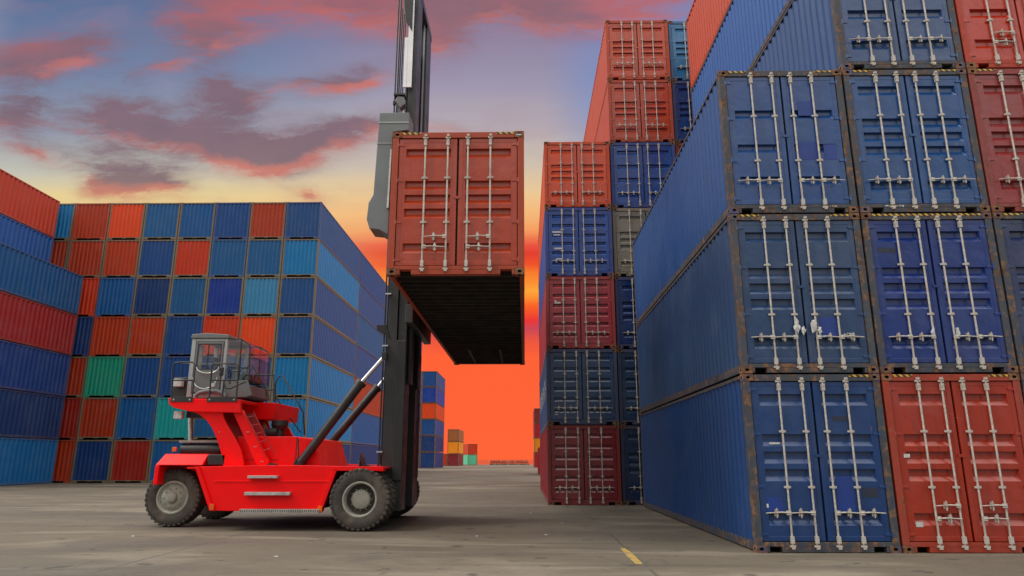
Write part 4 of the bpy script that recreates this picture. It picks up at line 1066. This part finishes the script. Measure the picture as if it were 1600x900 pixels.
# clouds
blobs = [(165, 188, 100, 46, 4, .9), (270, 198, 110, 40, 14, 1.1), (385, 232, 120, 36, 14, 1.15), (470, 226, 130, 34, -8, 1.1), (440, 250, 60, 26, 0, .8), (365, 146, 80, 46, 22, 1.15), (208, 276, 105, 34, 8, 1.5), (75, 88, 130, 50, -12, 1.25),
         (325, 30, 110, 60, 10, .9), (545, 128, 90, 24, -24, .9), (560, 8, 270, 40, 4, 1.0), (860, 12, 330, 44, -4, .95), (690, 72, 70, 46, 12, .75), (20, 182, 75, 46, 4, 1.0), (560, 192, 90, 26, -16, .75), (70, 242, 90, 20, 8, .55), (500, 298, 46, 13, 6, .7), (470, 130, 100, 20, -18, .35),
         (270, 100, 120, 22, -18, .55), (640, 190, 200, 14, 3, .3), (930, 38, 130, 36, -14, .6)]
wn = n.new('ShaderNodeTexNoise'); wn.inputs['Scale'].default_value = 3.6; wn.inputs['Detail'].default_value = 7; wn.inputs['Roughness'].default_value = .6; n.put(wn.inputs[0], n.map(UV, scale=(1, 1.7, 1)))
wsub = n.new('ShaderNodeVectorMath', operation='SUBTRACT'); n.put(wsub.inputs[0], wn.outputs[1]); wsub.inputs[1].default_value = (.5, .5, .5)
wsc = n.new('ShaderNodeVectorMath', operation='MULTIPLY'); n.put(wsc.inputs[0], wsub.outputs[0]); wsc.inputs[1].default_value = (.17, .085, 0)
wadd = n.new('ShaderNodeVectorMath', operation='ADD'); n.put(wadd.inputs[0], UV); n.put(wadd.inputs[1], wsc.outputs[0]); WUV = wadd.outputs[0]
def field(dv):
    tot = None; src = n.map(WUV, loc=(0, dv, 0))
    for (px, py, a, b, ang, s) in blobs:
        u0, v0 = puv(px, py); sa = (puv(px+a, py)[0]-puv(px-a, py)[0])/2*1.5; sb = (puv(px, py-b)[1]-puv(px, py+b)[1])/2*1.75
        g_ = n.new('ShaderNodeTexGradient', gradient_type='QUADRATIC_SPHERE'); n.put(g_.inputs[0], n.map(src, (u0, v0, 0), (0, 0, -math.radians(ang)), (sa, sb, 1), 'TEXTURE'))
        v = n.math('MULTIPLY', g_.outputs[1], s*1.6); tot = v if tot is None else n.math('ADD', tot, v)
    nz = n.noise(n.map(src, scale=(1, 2.6, 1)), 5.0, 7, .66)
    return n.math('MULTIPLY', tot, n.math('ADD', n.math('MULTIPLY', nz, 2.6), -.35))
F0 = field(0); F1 = field(-.022)          # F1: the same field a little lower in the sky
fine = n.noise(n.map(WUV, rot=(0, 0, .25), scale=(1, 4.2, 1)), 11, 6, .7)
dens = n.step(n.math('MULTIPLY', F0, n.math('MULTIPLY_ADD', fine, 2.4, -.25)), .0, 1.02)
under = n.math('MULTIPLY', n.step(n.math('SUBTRACT', F0, F1), -.05, .55), n.step(F1, .9, .2))
ccol = n.mix(n.noise(n.map(UV, scale=(1, 2, 1)), 5, 5), lin(98, 84, 100), lin(150, 112, 120))
ccol = n.mix(n.math('MULTIPLY', under, n.step(n.noise(n.map(UV, scale=(1, 2.4, 1)), 7, 5), .3, .6, .35, .9)), ccol, lin(208, 116, 102))
topred = n.step(V, V_of(110), V_of(20))
ccol = n.mix(n.math('MULTIPLY', topred, n.step(n.noise(n.map(UV, scale=(1, 2.5, 1)), 3.2, 5), .35, .62, .15, .85)), ccol, lin(192, 102, 100))
veil = n.math('MULTIPLY', n.step(n.noise(n.map(WUV, rot=(0, 0, .15), scale=(1, 3.0, 1)), 2.6, 7, .62), .46, .72), n.step(V, V_of(430), V_of(300), 0, .34))
base = n.mix(veil, base, lin(176, 134, 146))
sky = n.mix(n.math('MULTIPLY', dens, .88), base, ccol)
# the rest of the dome: Nishita plus added fill light, brighter sideways and overhead
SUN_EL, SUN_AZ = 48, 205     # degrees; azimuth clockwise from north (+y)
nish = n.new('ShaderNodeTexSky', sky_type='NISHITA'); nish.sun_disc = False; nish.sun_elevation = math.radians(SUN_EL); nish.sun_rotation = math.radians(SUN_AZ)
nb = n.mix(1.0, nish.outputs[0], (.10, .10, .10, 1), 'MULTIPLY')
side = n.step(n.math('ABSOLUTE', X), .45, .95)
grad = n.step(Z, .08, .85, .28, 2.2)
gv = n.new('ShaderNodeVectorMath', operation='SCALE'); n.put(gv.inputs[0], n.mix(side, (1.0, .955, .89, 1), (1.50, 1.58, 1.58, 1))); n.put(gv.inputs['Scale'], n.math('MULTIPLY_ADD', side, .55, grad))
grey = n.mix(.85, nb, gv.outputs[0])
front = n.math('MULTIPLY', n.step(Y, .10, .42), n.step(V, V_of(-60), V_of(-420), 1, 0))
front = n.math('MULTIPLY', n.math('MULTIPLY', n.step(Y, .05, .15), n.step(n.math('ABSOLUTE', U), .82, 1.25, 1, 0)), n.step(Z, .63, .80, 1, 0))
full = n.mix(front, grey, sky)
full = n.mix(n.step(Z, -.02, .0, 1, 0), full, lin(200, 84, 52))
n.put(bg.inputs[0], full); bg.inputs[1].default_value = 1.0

sd = bpy.data.lights.new('sun', 'SUN'); so = bpy.data.objects.new('sun', sd); C.objects.link(so)
sd.energy = 1.15; sd.angle = math.radians(14); sd.color = (1, .94, .86)
az, el = math.radians(250), math.radians(SUN_EL)
nish.sun_rotation = az
dirv = Vector((math.sin(az)*math.cos(el), math.cos(az)*math.cos(el), math.sin(el)))
so.rotation_euler = dirv.to_track_quat('Z', 'Y').to_euler(); so.location = (-30, -20, 40)

vs_ = S.view_settings; vs_.view_transform = 'Standard'; vs_.look = 'None'; vs_.gamma = 1; vs_.exposure = 0; vs_.use_curve_mapping = False
S.render.engine = 'CYCLES'
for k, (r, ch) in PROTO.items():
    pass
